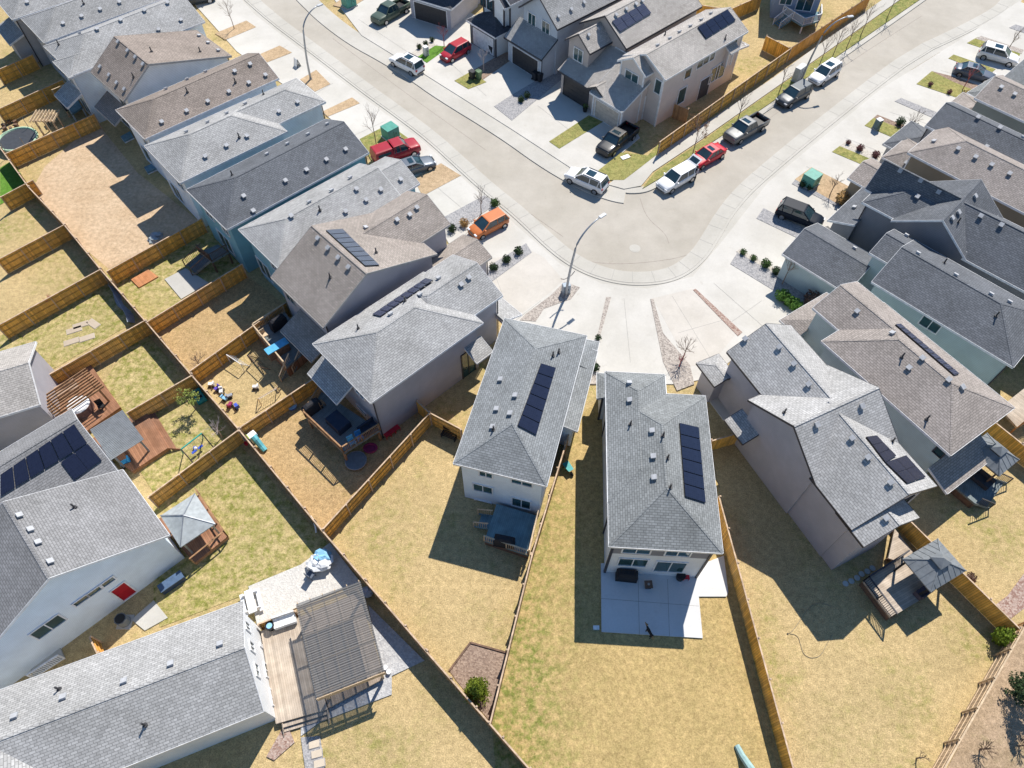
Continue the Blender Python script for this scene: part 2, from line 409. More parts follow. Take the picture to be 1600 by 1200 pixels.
        if wall:
            for i in range(len(W)):
                p, q = W[i], W[(i + 1) % len(W)]
                if any(abs(p[0] - (A0, A1)[k]) < .01 and abs(q[0] - (A0, A1)[k]) < .01 for k in nn): continue
                s.walls.face([P(p[0], p[1], base), P(q[0], q[1], base), P(q[0], q[1], q[2]), P(p[0], p[1], p[2])])
            if s.cm:
                for (a, b, t) in W:
                    if a in (A0, A1) and b in (B0, B1):
                        q = P(a, b, 0); s.cor.append(MB()); s.cor[-1].box((q.x, q.y, (base + min(t, low) - .05) / 2), (0.16, 0.16, min(t, low) - base - .05), Matrix.Rotation(math.atan2(s.u.y, s.u.x), 3, 'Z'))
        s.boxes.append((A0, A1, B0, B1) if ridge == 'u' else (B0, B1, A0, A1))
        return s
    def W4(s, pxs, z, **k):
        rk = {x: k.pop(x) for x in ('u0', 'u1', 'v0', 'v1') if x in k}
        return s.wing(s.rect(pxs, z, **rk), z, **k)
    def done(s, base=None):
        b = s.boxes[0]; o = s.P((b[0] + b[1]) / 2, (b[2] + b[3]) / 2, 0)
        s.root = thing(s.name, s.label, s.cat, o); s.o = o
        s.walls.build('wall', s.wm, s.root, weld=False, origin=o)
        s.roofo = s.roof.build('roof', s.rm, s.root, origin=o)
        s.trim.build('roof_trim', s.tm, s.roofo, origin=o)
        for c in s.cor: c.build('corner_trim', s.cm, s.root, origin=o)
        V = []; F = []
        for f in s.tops: F.append(tuple(range(len(V), len(V) + len(f)))); V += f
        s.bvh = BVHTree.FromPolygons(V, F)
        s.rz = math.atan2(s.u.y, s.u.x)
        return s
    def hit(s, px):
        p, n, i, d = s.bvh.ray_cast(Vector((0, 0, CH)), ray(*px).normalized())
        if p is None: return None, None
        return p, (n if n.z > 0 else -n)
    def vents(s, *pxs, size=0.36):
        for px in pxs:
            p, n = s.hit(px)
            if p is None: continue
            h = Vector((0, 0, 1)).cross(n).normalized() if n.z < 0.999 else Vector((1, 0, 0)); M = Matrix((h, n.cross(h), n)).transposed()
            b = MB(); b.box(p + n * 0.06, (size * .7, size * .7, 0.16), M); b.box(p + n * 0.17, (size, size, 0.1), M)
            b.build('roof_vent', s.vm, s.roofo, origin=s.o)
        return s
    def pipes(s, *pxs):
        for px in pxs:
            p, n = s.hit(px)
            if p is None: continue
            b = MB(); b.cyl(p - Vector((0, 0, .1)), 0.14, 0.18, 10); b.cyl(p, 0.06, 0.55, 10)
            b.build('vent_pipe', VENTD, s.roofo, origin=s.o)
        return s
    def solar(s, q, nx, ny, mat, dz=0.13, label=None):
        c = (sum(p[0] for p in q) / 4, sum(p[1] for p in q) / 4); p0, n = s.hit(c)
        if p0 is None: print('solar miss', s.label); return s
        p0 = p0 + n * dz; C = []
        for px in q:
            r = ray(*px); t = (p0 - Vector((0, 0, CH))).dot(n) / r.dot(n); C.append(Vector((0, 0, CH)) + r * t)
        B = lambda a, b: (C[0] * (1 - a) + C[1] * a) * (1 - b) + (C[3] * (1 - a) + C[2] * a) * b
        fr = MB()
        for a in (0.2, 0.8): fr.beam(B(a, 0.01) - n * .07, B(a, .99) - n * .07, .05, .05, up=n)
        for a in (0.02, 0.98): fr.beam(B(a, 0.01) - n * .07, B(a, .99) - n * .07, .05, .09, up=n)
        fo = fr.build('solar_array', BLACK, s.root, origin=s.o)
        g = 0.012
        for i in range(nx):
            for j in range(ny):
                pm = MB(); T = [B((i) / nx + g / 2, j / ny + g / 2), B((i + 1) / nx - g / 2, j / ny + g / 2), B((i + 1) / nx - g / 2, (j + 1) / ny - g / 2), B(i / nx + g / 2, (j + 1) / ny - g / 2)]
                if (T[1] - T[0]).cross(T[2] - T[0]).dot(n) < 0: T = T[::-1]
                lx, ly = (T[1] - T[0]).length, (T[3] - T[0]).length
                pm.face(T, 0, [(0, 0), (lx, 0), (lx, ly), (0, ly)])
                for a in range(4): pm.face([T[a] - n * .04, T[(a + 1) % 4] - n * .04, T[(a + 1) % 4], T[a]], 1)
                pm.build('solar_panel', [mat, BLACK], fo, origin=s.o)
        return s
    def plane(s, side, k):
        u0, u1, v0, v1 = s.boxes[k]
        if side == 'u0': return s.P(u0, 0, 0), -s.u, s.v
        if side == 'u1': return s.P(u1, 0, 0), s.u, s.v
        if side == 'v0': return s.P(0, v0, 0), -s.v, s.u
        return s.P(0, v1, 0), s.v, s.u
    def open(s, side, k, p1, p2, kind='window', panes=2, trim=None, fill=None, horiz=False):
        P0, n, t = s.plane(side, k); n = Vector((n.x, n.y, 0)); t = Vector((t.x, t.y, 0)); q = []
        for px in (p1, p2):
            r = ray(*px); k_ = (P0 - Vector((0, 0, CH))).dot(n) / r.dot(n); X = Vector((0, 0, CH)) + r * k_; q.append((X.dot(t), X.z))
        return s.opening(P0, n, t, min(q[0][0], q[1][0]), max(q[0][0], q[1][0]), min(q[0][1], q[1][1]), max(q[0][1], q[1][1]), kind, panes, trim, fill, horiz)
    def openc(s, side, k, c, width, height, **kw):
        P0, n, t = s.plane(side, k); n = Vector((n.x, n.y, 0)); t = Vector((t.x, t.y, 0)); r = ray(*c); X = Vector((0, 0, CH)) + r * ((P0 - Vector((0, 0, CH))).dot(n) / r.dot(n)); q = X.dot(t)
        return s.opening(P0, n, t, q - width / 2, q + width / 2, X.z - height / 2, X.z + height / 2, kw.get('kind', 'window'), kw.get('panes', 2), kw.get('trim'), kw.get('fill'), False)
    def openl(s, side, k, c, width, z0, z1, kind='window', panes=2, trim=None, fill=None, horiz=False):
        """opening at local coordinate c along the wall"""
        P0, n, t = s.plane(side, k); n = Vector((n.x, n.y, 0)); t = Vector((t.x, t.y, 0))
        o = s.a.dot(t.xy) + c
        return s.opening(P0, n, t, o - width / 2, o + width / 2, z0, z1, kind, panes, trim, fill, horiz)
    def opening(s, P0, n, t, s0, s1, z0, z1, kind, panes, trim, fill, horiz):
        base = P0 - t * P0.dot(t); base.z = 0; base = base - n * base.dot(n) + n * P0.dot(n)
        Q = lambda a, z, d: base + t * a + Vector((0, 0, z)) + n * d
        m = MB(); b = 0.09; up = n
        for (za, zb_) in ((z0, z0), (z1, z1)): m.beam(Q(s0 - b / 2, za, .03), Q(s1 + b / 2, za, .03), .1, b, up=(0, 0, 1))
        for sa in (s0, s1): m.beam(Q(sa, z0, .03), Q(sa, z1, .03), .1, b, up=n)
        if kind == 'window':
            for i in range(1, panes):
                if horiz: m.beam(Q(s0, z0 + (z1 - z0) * i / panes, .03), Q(s1, z0 + (z1 - z0) * i / panes, .03), .07, .06)
                else: m.beam(Q(s0 + (s1 - s0) * i / panes, z0, .03), Q(s0 + (s1 - s0) * i / panes, z1, .03), .07, .06, up=n)
        f = m.build(kind, trim or s.tm, s.root, origin=s.o)
        p = MB(); p.face([Q(s0, z0, .02), Q(s1, z0, .02), Q(s1, z1, .02), Q(s0, z1, .02)])
        if kind == 'garage_door':
            for i in range(1, 4): p.beam(Q(s0, z0 + (z1 - z0) * i / 4, .025), Q(s1, z0 + (z1 - z0) * i / 4, .025), .015, .03)
        if kind == 'door': p.box(Q(s0 + .12, (z0 + z1) / 2, .07), (.07, .07, .07))
        p.build({'window': 'pane', 'door': 'door_leaf', 'garage_door': 'door_panel'}[kind], fill or GLASS, f, origin=s.o)
        return s
    def spout(s, k, corner, mat=None, top=None):
        u0, u1, v0, v1 = s.boxes[k]; u = u0 - .06 if 'u0' in corner else u1 + .06; v = v0 - .06 if 'v0' in corner else v1 + .06
        b = MB(); t = (top or s.z) - .2; b.tube([s.P(u, v, .05), s.P(u, v, t - .5), s.P(u, v, t)], .06, 6); b.build('downspout', mat or DTRIM, s.root, origin=s.o)
        return s

S_LG = shingle('light_grey', (0.40, 0.398, 0.395)); S_MG = shingle('mid_grey', (0.245, 0.258, 0.262)); S_DG = shingle('dark_grey', (0.15, 0.16, 0.178))
S_CH = shingle('charcoal', (0.085, 0.09, 0.105)); S_BR = shingle('brown', (0.35, 0.312, 0.288)); S_TP = shingle('taupe', (0.35, 0.31, 0.28)); S_TB = shingle('warm_brown', (0.3, 0.255, 0.225))
S_BE = shingle('beige', (0.46, 0.43, 0.4)); S_PG = shingle('pale_grey', (0.36, 0.36, 0.36)); S_BG = shingle('bluegrey', (0.265, 0.28, 0.29)); S_SM = shingle('smooth_grey', (0.255, 0.255, 0.262), .06); S_XL = shingle('bright_grey', (0.43, 0.425, 0.42))
W_WH = siding('white', (0.8, 0.82, 0.84)); W_LB = siding('pale_blue', (0.74, 0.83, 0.92)); W_GR = siding('grey', (0.46, 0.46, 0.48)); W_TA = siding('taupe', (0.5, 0.44, 0.41))
W_TE = siding('teal', (0.2, 0.42, 0.52)); W_DK = siding('charcoal', (0.25, 0.255, 0.285)); W_OL = siding('olive', (0.27, 0.3, 0.28)); W_SG = siding('sage', (0.5, 0.6, 0.61))
W_BE = siding('beige', (0.68, 0.61, 0.57)); W_BL = siding('blue', (0.26, 0.33, 0.45)); W_BN = siding('brown', (0.32, 0.27, 0.2)); W_GB = siding('greyblue', (0.5, 0.55, 0.62))
W_DG = siding('dim_grey', (0.43, 0.42, 0.46))
SOL_B = solar_mat('blue_black', (0.012, 0.016, 0.035), (0.018, 0.022, 0.045)); SOL_G = solar_mat('grid', (0.02, 0.025, 0.06), (0.16, 0.17, 0.2))
SOL_R = solar_mat('pale_grid', (0.05, 0.06, 0.085), (0.24, 0.25, 0.27))

def houses():
    H = HOUSES
    # ---- row left of the street, from the top of the picture down
    h = H['A'] = House('pale grey roofed house cut off by the top left corner', W_GR, S_PG, (19, 31), (55, 19))
    h.wing((0, 15, 0, 7.2), 6.1, ends='hg'); h.wing((-1.6, 0.5, 1.5, 6.5), 3.0, ridge='v', pos=1, ends='gg', pitch=.3)
    h.done().vents((43, 4), (2, 16)).spout(0, 'u0v0')
    h = H['B'] = House('pale hip roofed house second from the top left, dark downspout at its rear corner', W_GR, S_PG, (69, 67), (250, 0))
    h.wing((0, 16, 0, 6.8), 6.1, ends='hg')
    h.done().vents((99, 37), (128, 26), (157, 15), (187, 4)).pipes((131, 6)).spout(0, 'u0v0')
    h.openl('u0', 0, 2.6, 1.8, 0.9, 3.0); h.openl('u0', 0, 5, 1.2, 4.0, 5.1)
    h = H['C'] = House('light grey roofed house with pale blue rear walls behind the wooden pergola and trampoline', W_LB, S_LG, (108, 121), (142, 107))
    z = h.loc((68, 72)); h.wing((z[0], 16.2, 0.05, z[1]), 6.1, ends='hg', pitch=.42); h.wing((0, 8, 0, 4.2), 6.05, ends='hg', pitch=.42)
    h.wing((-1.7, .4, 0.3, 3.6), 3.1, ridge='v', pos=1, ends='gg', pitch=.4, base=3.3)
    h.done().vents((125, 53), (152, 46), (189, 32), (226, 17), (262, 5), (248, 47), (283, 32)).pipes((92, 70))
    h.openl('u0', 1, 2, 1.5, 4.0, 5.2); h.openl('u0', 1, 2, 2.0, .5, 2.5); h.spout(1, 'u0v0', TRIM)
    h = H['D'] = House('brown saltbox roofed house with a bright white side wall and pale vents', W_WH, S_TB, (193, 158), (142, 113), mode='v', trim=GTRIM)
    h.wing((0, 12.7, 0, 7.3), 6.1, ridge='v', pos=.31, zr=8.5, z2=5.75)
    h.wing((-1.6, .4, 1.6, 6.2), 3.2, ridge='v', pos=1, ends='gg', pitch=.5, base=3.4)
    h.done().vents((186, 66), (201, 80), (213, 90), (225, 101), (158, 105), (172, 118), (184, 130), (196, 140), (311, 57), (325, 68), (341, 80)).pipes((209, 121), (237, 81), (313, 81)).spout(0, 'u1v0')
    h.openl('u0', 0, 2, 1.4, 3.9, 5.2); h.openl('u0', 0, 5, 2.0, .4, 2.5)
    h = H['E'] = House('long brown hip roofed house just below the white walled saltbox house', W_LB, S_TB, (226, 217.5), (436, 122), trim=TRIM)
    h.wing((0, 15.3, 0, 6.4), 6.1, ends='hg'); 
    h.done().vents((260, 140), (293, 125), (322, 113), (253, 191), (292, 174), (325, 159), (358, 144), (389, 130), (367, 112), (391, 101), (415, 118)).pipes((293, 144), (368, 129))
    h.openl('u0', 0, 2, 1.2, 4, 5.2); h.openl('u0', 0, 4.4, 1.6, .6, 2.5, 'door'); h.spout(0, 'u0v0', TRIM)
    h = H['F'] = House('grey roofed house with stepped hips and bright far slopes, beside the charcoal roofed teal house', W_LB, S_LG, (281, 286), (449, 205))
    h.wing((0, 11.6, 0, 7.3), 6.1, ends='hh'); h.wing((6, 17.2, 1.6, 7.2), 6.1, ends='hh')
    h.done().vents((321, 245), (354, 228), (386, 213), (436, 175), (465, 160), (325, 192), (355, 178), (292, 207), (384, 163)).pipes((374, 215), (412, 148))
    h.openl('u0', 0, 2, 1.6, 4, 5.2); h.openl('u0', 0, 5, 2, .5, 2.5); h.spout(1, 'u1v0')
    h = H['G'] = House('charcoal roofed house with teal siding and a small wooden stair landing at its rear', W_TE, S_DG, (354, 359), (575, 239))
    h.wing((0, 15.6, 0, 7.2), 6.1, ends='hg')
    h.done().vents((418, 242), (450, 226), (482, 211), (512, 195), (381, 307), (446, 283), (479, 266), (510, 250), (540, 234), (396, 330)).pipes((363, 274))
    h.openl('u0', 0, 1.9, 1.2, 4, 5.2); h.openl('u0', 0, 4.8, 1.4, 4, 5.2); h.openl('u0', 0, 3.5, 2.2, .8, 2.9); h.spout(0, 'u1v0')
    h = H['I'] = House('pale grey roofed house with teal walls between the charcoal roof and the brown saltbox roof', W_TE, S_LG, (435, 420), (641, 300))
    h.wing(h.rect([(371, 359)], 6.1, u0=.0, u1=13.2, v0=0), 6.1, ends='hg'); a = h.loc((655, 291)); 
    h.wing((8, a[0] + .3, a[1] + .3, 5.6), 6.1, ends='hg')
    h.done().vents((484, 317), (540, 331), (572, 313), (626, 281), (455, 338), (519, 299), (557, 296), (595, 297), (548, 279)).pipes((500, 329))
    h.openl('u0', 0, 2, 1.2, 4, 5.2); h.openl('u0', 0, 5, 2.0, .8, 2.9); h.spout(0, 'u1v0')
    h = H['J'] = House('brown saltbox roofed house with a row of pale blue solar panels by its ridge', W_DG, S_TP, (505, 512), (424, 434), mode='v', trim=GTRIM)
    h.wing((0, 11.9, 0, 7.5), 6.1, ridge='v', pos=.41, zr=8.75, z2=6.0, ohg=.3)
    h.wing((6.0, 15.1, 1.9, 8.0), 6.1, ends='gg', pitch=.48)
    h.wing((-1.9, .4, .1, 4.6), 3.2, ridge='v', pos=1, ends='gg', pitch=.42, base=3.3)
    h.wing((11.4, 17.0, -1.4, 2.6), 3.1, ends='gg', pitch=.42)
    h.done().vents((498, 373), (514, 388), (530, 403), (546, 418), (651, 325), (620, 344), (571, 357), (640, 336)).pipes((516, 434), (588, 395), (471, 368))
    h.solar([(509, 359), (535, 357), (593, 414), (571, 415)], 1, 8, SOL_R).spout(0, 'u0v0').spout(3, 'u1v0', top=3.1)
    h.openl('u0', 0, 6, 1.2, 3.9, 5.0); h.openl('u0', 0, 3, 2.0, .8, 2.9)
    h = H['K'] = House('grey hip roofed house with a raised rear deck full of furniture', W_DG, S_LG, (579, 630), (739, 516), trim=TRIM)
    h.wing((0, 11.2, 0, 7.55), 6.1, ends='hh', pitch=.46); a = h.loc((784, 460)); b = h.loc((730, 500))
    h.wing((6, a[0], max(b[1], .9), 7.4), 6.1, ends='hg', pitch=.46)
    h.wing((-1.3, .4, 3.4, 7.4), 3.5, ridge='v', pos=1, ends='gg', pitch=.5, base=3.6)
    h.wing((a[0] - .5, a[0] + 1.6, .4, 6.4), 3.0, ridge='v', pos=0, ends='gg', pitch=.4, base=3.1)
    h.wing((9.4, 11.2, -1.1, .5), 3.4, ridge='u', pos=1, ends='gg', pitch=.4, base=3.5)
    h.done().vents((611, 492), (657, 462), (686, 436), (732, 434), (720, 445)).pipes((560, 514), (633, 471))
    h.solar([(581, 491), (665, 434), (677, 437), (594, 494)], 8, 1, SOL_G).spout(0, 'u0v0').spout(1, 'u1v0')
    h.open('u0', 0, (557, 630), (575, 652), 'door', fill=GLASS); h.openl('u0', 0, 2.4, 1.2, 4.0, 5.1)
    h.open('v0', 0, (720, 556), (743, 580), trim=DTRIM)
    # ---- end of the close
    h = H['L'] = House('pale blue walled hip roofed house with a dark solar row and low teal deck', W_LB, S_BG, (708, 724), (752, 600))
    h.wing((0, 13.6, -6.75, 0), 6.1, ends='hh'); h.wing((6.6, 14.6, -7.75, -5.0), 3.1, ridge='u', pos=1, ends='gg', pitch=.3, base=0)
    h.wing((12.5, 15.6, -7.7, -0.6), 3.1, ridge='v', pos=0, ends='hh', pitch=.4)
    h.done().vents((783, 594), (798, 647), (771, 668), (806, 619), (777, 640)).pipes((771, 672), (864, 556), (873, 551))
    h.solar([(846, 567), (869, 574), (838, 680), (809, 665)], 1, 6, SOL_B)
    h.open('u0', 0, (748, 728), (770, 747)); h.open('u0', 0, (739, 754), (770, 772)); h.open('u0', 0, (742, 779), (768, 789), panes=1)
    h.open('u0', 0, (800, 776), (829, 796), 'window', trim=TRIM); h.open('u0', 0, (799, 740), (832, 761)); h.openl('u1', 2, -4, 4.8, .1, 2.4, 'garage_door', fill=plain('white_door', (.7, .7, .72)))
    h = H['M'] = House('grey hip roofed house with a dark solar row and a large concrete patio', W_WH, S_MG, (951, 854), (946, 580), corner=DTRIM)
    h.wing((0, 12.25, -7.42, 0), 6.1, ends='hh'); h.wing((3, 14.0, -4.5, 0.02), 6.12, ends='hh')
    h.wing((13.4, 15.9, -5.2, .35), 3.2, ridge='v', pos=0, ends='hh', pitch=.4)
    h.done().vents((985, 626), (1020, 674), (1022, 714), (1023, 747), (983, 600)).pipes((985, 663), (1036, 681), (1043, 716), (1047, 762))
    h.solar([(1062, 660), (1092, 667), (1103, 786), (1071, 776)], 1, 6, SOL_B)
    h.open('u0', 0, (968, 871), (1009, 885)); h.open('u0', 0, (1027, 876), (1066, 894)); h.open('u0', 0, (977, 846), (1015, 865)); h.open('u0', 0, (1046, 850), (1077, 869))
    bnd = MB(); u0, u1, v0, v1 = h.boxes[0]; q = h.P(u0, (v0 + v1) / 2, 4.75); bnd.box(q, (.02, v1 - v0, 1.7), Matrix.Rotation(h.rz, 3, 'Z')); bnd.build('wall_band', W_DK, h.root, origin=h.o)
    h = H['N'] = House('light grey cross gabled house with stepped solar panels and a tall mauve side wall', W_DG, S_XL, (1331, 828), (1465, 759), mode='v', trim=DTRIM)
    # u runs towards the front here
    s_ = h.loc((1174, 626), 6.1)[0]
    f_ = h.loc((1136, 549), 6.1); g_ = h.loc((1192, 617), 6.1)
    h.sgn = 1 if f_[0] > 0 else -1
    build_N(h, s_, f_, g_)
    h = H['O'] = House('brown hip roofed house with a thin solar strip and sage green walls', W_SG, S_BR, (1486, 712), (1287, 536))
    h.wing((0, 12.2, -7.35, 0), 6.1, ends='hh'); h.wing((7, 15.0, -7.3, -2.0), 6.1, ends='hg')
    h.wing((14.6, 16.8, -7.2, -1.4), 3.1, ridge='v', pos=0, ends='hh', pitch=.4)
    h.wing((-1.7, .4, -5.6, .1), 3.0, ridge='v', pos=1, ends='gg', pitch=.35, base=3.1)
    h.done().vents((1339, 487), (1394, 522), (1441, 560), (1482, 594), (1502, 605), (1420, 575)).pipes((1409, 558), (1448, 655))
    h.solar([(1399, 506), (1407, 505), (1500, 584), (1492, 586)], 1, 10, SOL_G)
    h.openc('v1', 0, (1468, 706), .7, .8, trim=DTRIM, panes=1)
    h = H['P'] = House('charcoal hip roofed house with grey teal side wall and a separate front garage roof', W_SG, S_DG, (1584, 574), (1362, 440))
    h.wing((0, 12.2, -7.2, 0), 6.1, ends='hg'); h.wing((6, 14.1, -7.1, -2.9), 6.1, ends='ng')
    h.wing((13.5, 20.2, -6.2, -.3), 3.3, ends='gg', pitch=.42)
    h.done().vents((1433, 397), (1492, 431), (1547, 461), (1576, 473), (1415, 369), (1334, 389)).pipes((1475, 411), (1556, 494))
    h.openc('v1', 0, (1454, 506), 1.6, 1.2, trim=TRIM); h.spout(0, 'u0v1')
    h = H['Q'] = House('dark walled charcoal house with crossing gables beside the parked black suv', W_DK, S_DG, (1584, 446), (1511, 407))
    build_Q(h)
    h = H['R'] = House('brown hip roofed house with an olive brown wall above the charcoal gabled house', W_BN, S_BR, (1477, 268), (1429, 243))
    h.wing((-14, 3.9, -6.8, 0.05), 6.1, ends='hh'); h.wing((3.0, 7.0, -1.0, 3.6), 3.1, ends='gg', pitch=.36)
    h.wing((3.2, 6.2, -6.0, -1.2), 3.6, ends='gh', pitch=.5)
    h.done().vents((1459, 222), (1497, 233), (1524, 246), (1549, 258), (1577, 272), (1416, 255)); h.spout(0, 'u1v1', TRIM)
    h = H['S'] = House('charcoal roofed house on the right edge between the two brown roofed ones', W_GR, S_DG, (1600, 273), (1472, 209))
    a = h.loc((1500, 161)); h.wing((-9, 10.2, min(-5.5, a[1] * .95), 0), 6.1, ends='gg')
    h.wing((9.8, 12.8, -4.6, 1.2), 3.1, ends='gh', pitch=.4)
    h.done().vents((1528, 184), (1562, 200), (1597, 216), (1541, 230)); h.spout(0, 'u1v1')
    h = H['T'] = House('small taupe roofed house on the right edge, just below the parked dark sedan', W_OL, S_BR, (1576, 178), (1525, 154))
    h.wing((-12, 3.7, -6.2, 0), 6.1, ends='gg', pitch=.38); h.wing((3.4, 6.2, -5.6, .3), 3.1, ends='gh', pitch=.36)
    h.done().vents((1564, 137), (1585, 148))
    h = H['U'] = House('grey roofed house in the upper right corner in front of the white suv', W_GR, S_MG, (1600, 143), (1558, 121))
    h.wing((-12, 2.7, -6.6, 0), 6.1, ends='gg', pitch=.38); h.wing((2.4, 5.2, -5.6, -.3), 3.1, ends='gh', pitch=.36)
    h.done()
    # ---- far side of the street (fronts face the camera)
    GD = plain('dark_garage', (.05, .048, .05), .5); GB = plain('beige_garage', (.5, .45, .4), .6)
    h = H['V'] = House('dark grey walled house whose windowless garage stands at the top edge of the photo', W_DG, S_CH, (705, 15), (722, 0), z=3.0)
    h.wing((0, 7.5, 0, 7.0), 3.0, ends='hg', pitch=.4); h.wing((3.0, 16, 0.2, 7.6), 6.1, ends='gg', pitch=.5)
    h.done().openl('u0', 0, 3.5, 5, .05, 2.4, 'garage_door', fill=GD)
    h = H['W'] = House('white walled house with dark window trim and a shaded hip garage roof', W_WH, S_CH, (774, 59), (798, 47), z=3.0, corner=DTRIM)
    a = h.loc((728, 31), 3.0)[1]
    h.wing((0, 5.0, 0, a), 3.0, ends='hg', pitch=.45); h.wing((2.4, 15, -.1, a + .1), 6.1, ends='gg', pitch=.6)
    h.wing((1.7, 4.0, .2, 2.9), 5.8, ends='gg', pitch=.8)
    h.done().openl('u0', 0, a / 2, a - 1.4, .05, 2.4, 'garage_door', fill=plain('white_door', (.7, .7, .72)), trim=DTRIM)
    h.openl('u0', 1, 3.9, 1.0, 3.9, 5.5, trim=DTRIM); h.openl('u0', 1, 5.2, .9, 3.9, 5.5, trim=DTRIM)
    h = H['Wg'] = House('steep gabled grey house with tall front windows over a dark garage in shade', W_GB, S_PG, (871, 46), (962, 0), trim=DTRIM)
    h.wing((0, 14, 0, 6.6), 6.1, ends='gg', pitch=.78, ohg=.45); h.wing((-2.1, .5, .3, 6.9), 3.1, ridge='v', pos=1, ends='gg', pitch=.6, base=0)
    h.done().vents((872, 26), (892, 15), (912, 4)); h.openl('u0', 2 - 1, 3.5, 4.6, .05, 2.4, 'garage_door', fill=GD, trim=TRIM)
    h.openl('u0', 0, 2.3, 1.3, 4.1, 5.9, panes=2, trim=TRIM); h.openl('u0', 0, 4.7, 1.3, 4.1, 5.9, panes=2, trim=TRIM); h.spout(1, 'u0v0', top=3.2)
    h = H['X'] = House('taupe house with a small projecting front gable and eight solar panels with pale grid lines', W_TA, S_BE, (979, 76), (1072, 24), trim=DTRIM)
    a = h.loc((906, 35)); h.wing((0, 13.4, 0, max(6.4, a[1])), 6.1, ends='gg', pitch=.62)
    b0 = h.loc((922, 84), 5.8); b1 = h.loc((885, 60), 5.8)
    h.wing((min(b0[0], b1[0]), 1.0, b0[1], b1[1]), 5.8, ends='gg', pitch=.75)
    c0 = h.loc((929, 144), 3.0); c1 = h.loc((872, 108), 3.0)
    h.wing((min(c0[0], c1[0]) - .0, .6, c0[1] + .1, c1[1]), 3.0, ridge='v', pos=1, ends='gg', pitch=.45)
    h.wing((c0[0] - .1, c0[0] + 4.6, c0[1] - 1.4, c0[1] + 1.0), 3.15, ends='gg', pitch=.6)
    h.done().vents((962, 24), (978, 15), (993, 7), (1003, 2), (919, 55), (935, 46))
    h.solar([(956, 33), (1006, 5), (1018, 20), (969, 50)], 4, 2, SOL_G)
    h.openl('u0', 2, (c0[1] + c1[1]) / 2 + .2, (c1[1] - c0[1]) - 2.0, .05, 2.4, 'garage_door', fill=GD, trim=DTRIM)
    h.openl('u0', 1, (b0[1] + b1[1]) / 2, 1.4, 3.9, 5.4, trim=TRIM); h.openl('u0', 0, 1.0, 1.5, 4.0, 5.4, panes=2, trim=TRIM); h.spout(2, 'u0v0', top=3.1)
    h = H['Y'] = House('beige corner house with white trim beside the long side street fence', W_BE, S_BE, (1040, 125), (1169, 49), trim=TRIM, corner=TRIM)
    h.wing((0, 14.4, 0, 6.2), 6.1, ends='gg', pitch=.5); h.wing((-1.0, 3.2, 1.9, 6.1), 6.0, ends='gg', pitch=.6)
    h.wing((-4.0, .2, 2.0, 7.0), 3.0, ridge='v', pos=1, ends='gg', pitch=.45)
    h.wing((14.0, 17.4, 1.0, 6.6), 2.9, ridge='v', pos=0, ends='gg', pitch=.16, base=3.0)
    h.wing((11.0, 12.6, -.55, .6), 5.0, ridge='u', pos=1, ends='gg', pitch=.6, base=2.9)
    h.done().vents((1028, 72), (1047, 61), (1062, 51), (1079, 42), (1096, 32), (1111, 22)).pipes((1039, 55), (1133, 61))
    h.solar([(1090, 42), (1137, 14), (1150, 31), (1103, 60)], 4, 2, SOL_B)
    for p, q in (((1071, 110), (1078, 119)), ((1090, 97), (1097, 103)), ((1100, 91), (1106, 97)), ((1110, 85), (1115, 92)), ((1143, 63), (1149, 73)), ((1061, 141), (1068, 158)), ((1112, 108), (1120, 123)), ((1122, 101), (1129, 118))): h.open('v0', 0, p, q, panes=1)
    h.openl('u0', 1, 4.0, 1.9, 3.9, 5.4, panes=2); h.openl('u0', 0, 1.0, .9, 3.9, 5.5, panes=1); h.open('v0', 0, (1095, 126), (1104, 148), 'door', fill=plain('dark_door', (.06, .07, .09)))
    h.openl('u0', 2, 4.5, 3.6, .05, 2.3, 'garage_door', fill=GB)
    h = H['Z'] = House('blue grey house at the top edge of the photo with a white railed rear deck', W_BL, S_MG, (1198, 26), (1283, 36), z=.1)
    h.wing((0, 6.4, -0.4, 12), 6.1, ridge='v', ends='hg')
    h.done().openl('v0', 0, 4.2, 2.0, 1.4, 3.6); h.openl('v0', 0, 1.8, 1.5, 1.9, 3.0); h.openl('u1', 0, 1.2, 1.2, 1.9, 3.0, panes=2, horiz=True)
    # ---- houses at the lower left
    h = H['a'] = House('pale taupe roofed house half cut by the left edge, beside the slatted brown pergola', W_DG, S_BE, (62, 632), (0, 651), z=4.3)
    b_ = h.loc((9, 547), 4.3); h.wing((0, 12, min(b_[1], -6), .0) if b_[1] < 0 else (0, 12, 0, b_[1]), 4.3, ends='gg', pitch=.4)
    h.done()
    h = H['b'] = House('broad grey gabled house with a pale blue wall, red door and many black solar panels', W_LB, S_SM, (265, 836), (192, 734), z=4.2, mode='v', cat='house')
    h.wing((-14, 0, 0, 6.9), 4.2, ridge='v', ends='gg', pos=.55, zr=8.1, z2=4.2)
    c = h.loc((117, 657), 7.0)
    h.wing((-20, -.3, 6.2, 13.2), 4.1, ends='gg', pos=.71, zr=6.5, z2=5.5)
    h.done().vents((30, 807), (47, 829), (59, 849), (78, 879)).pipes((117, 793))
    h.solar([(0, 742), (116, 662), (137, 692), (0, 776)], 6, 1, SOL_B); h.solar([(95, 722), (137, 693), (159, 719), (116, 750)], 2, 1, SOL_B)
    h = H['c'] = House('long grey gabled house along the bottom edge with white rear windows above a plank deck', W_WH, S_LG, (412, 1112), (192, 1200), z=4.5)
    h.wing((0, 19, -7.05, 0), 4.5, ends='gg', pitch=.5); h.wing((10.6, 17.6, -3.5, 1.6), 4.5, ridge='v', ends='ng', pitch=.5)
    h.done().vents((345, 1008), (268, 1039), (195, 1066), (100, 1091), (24, 1121)).pipes((227, 1133), (93, 1077))
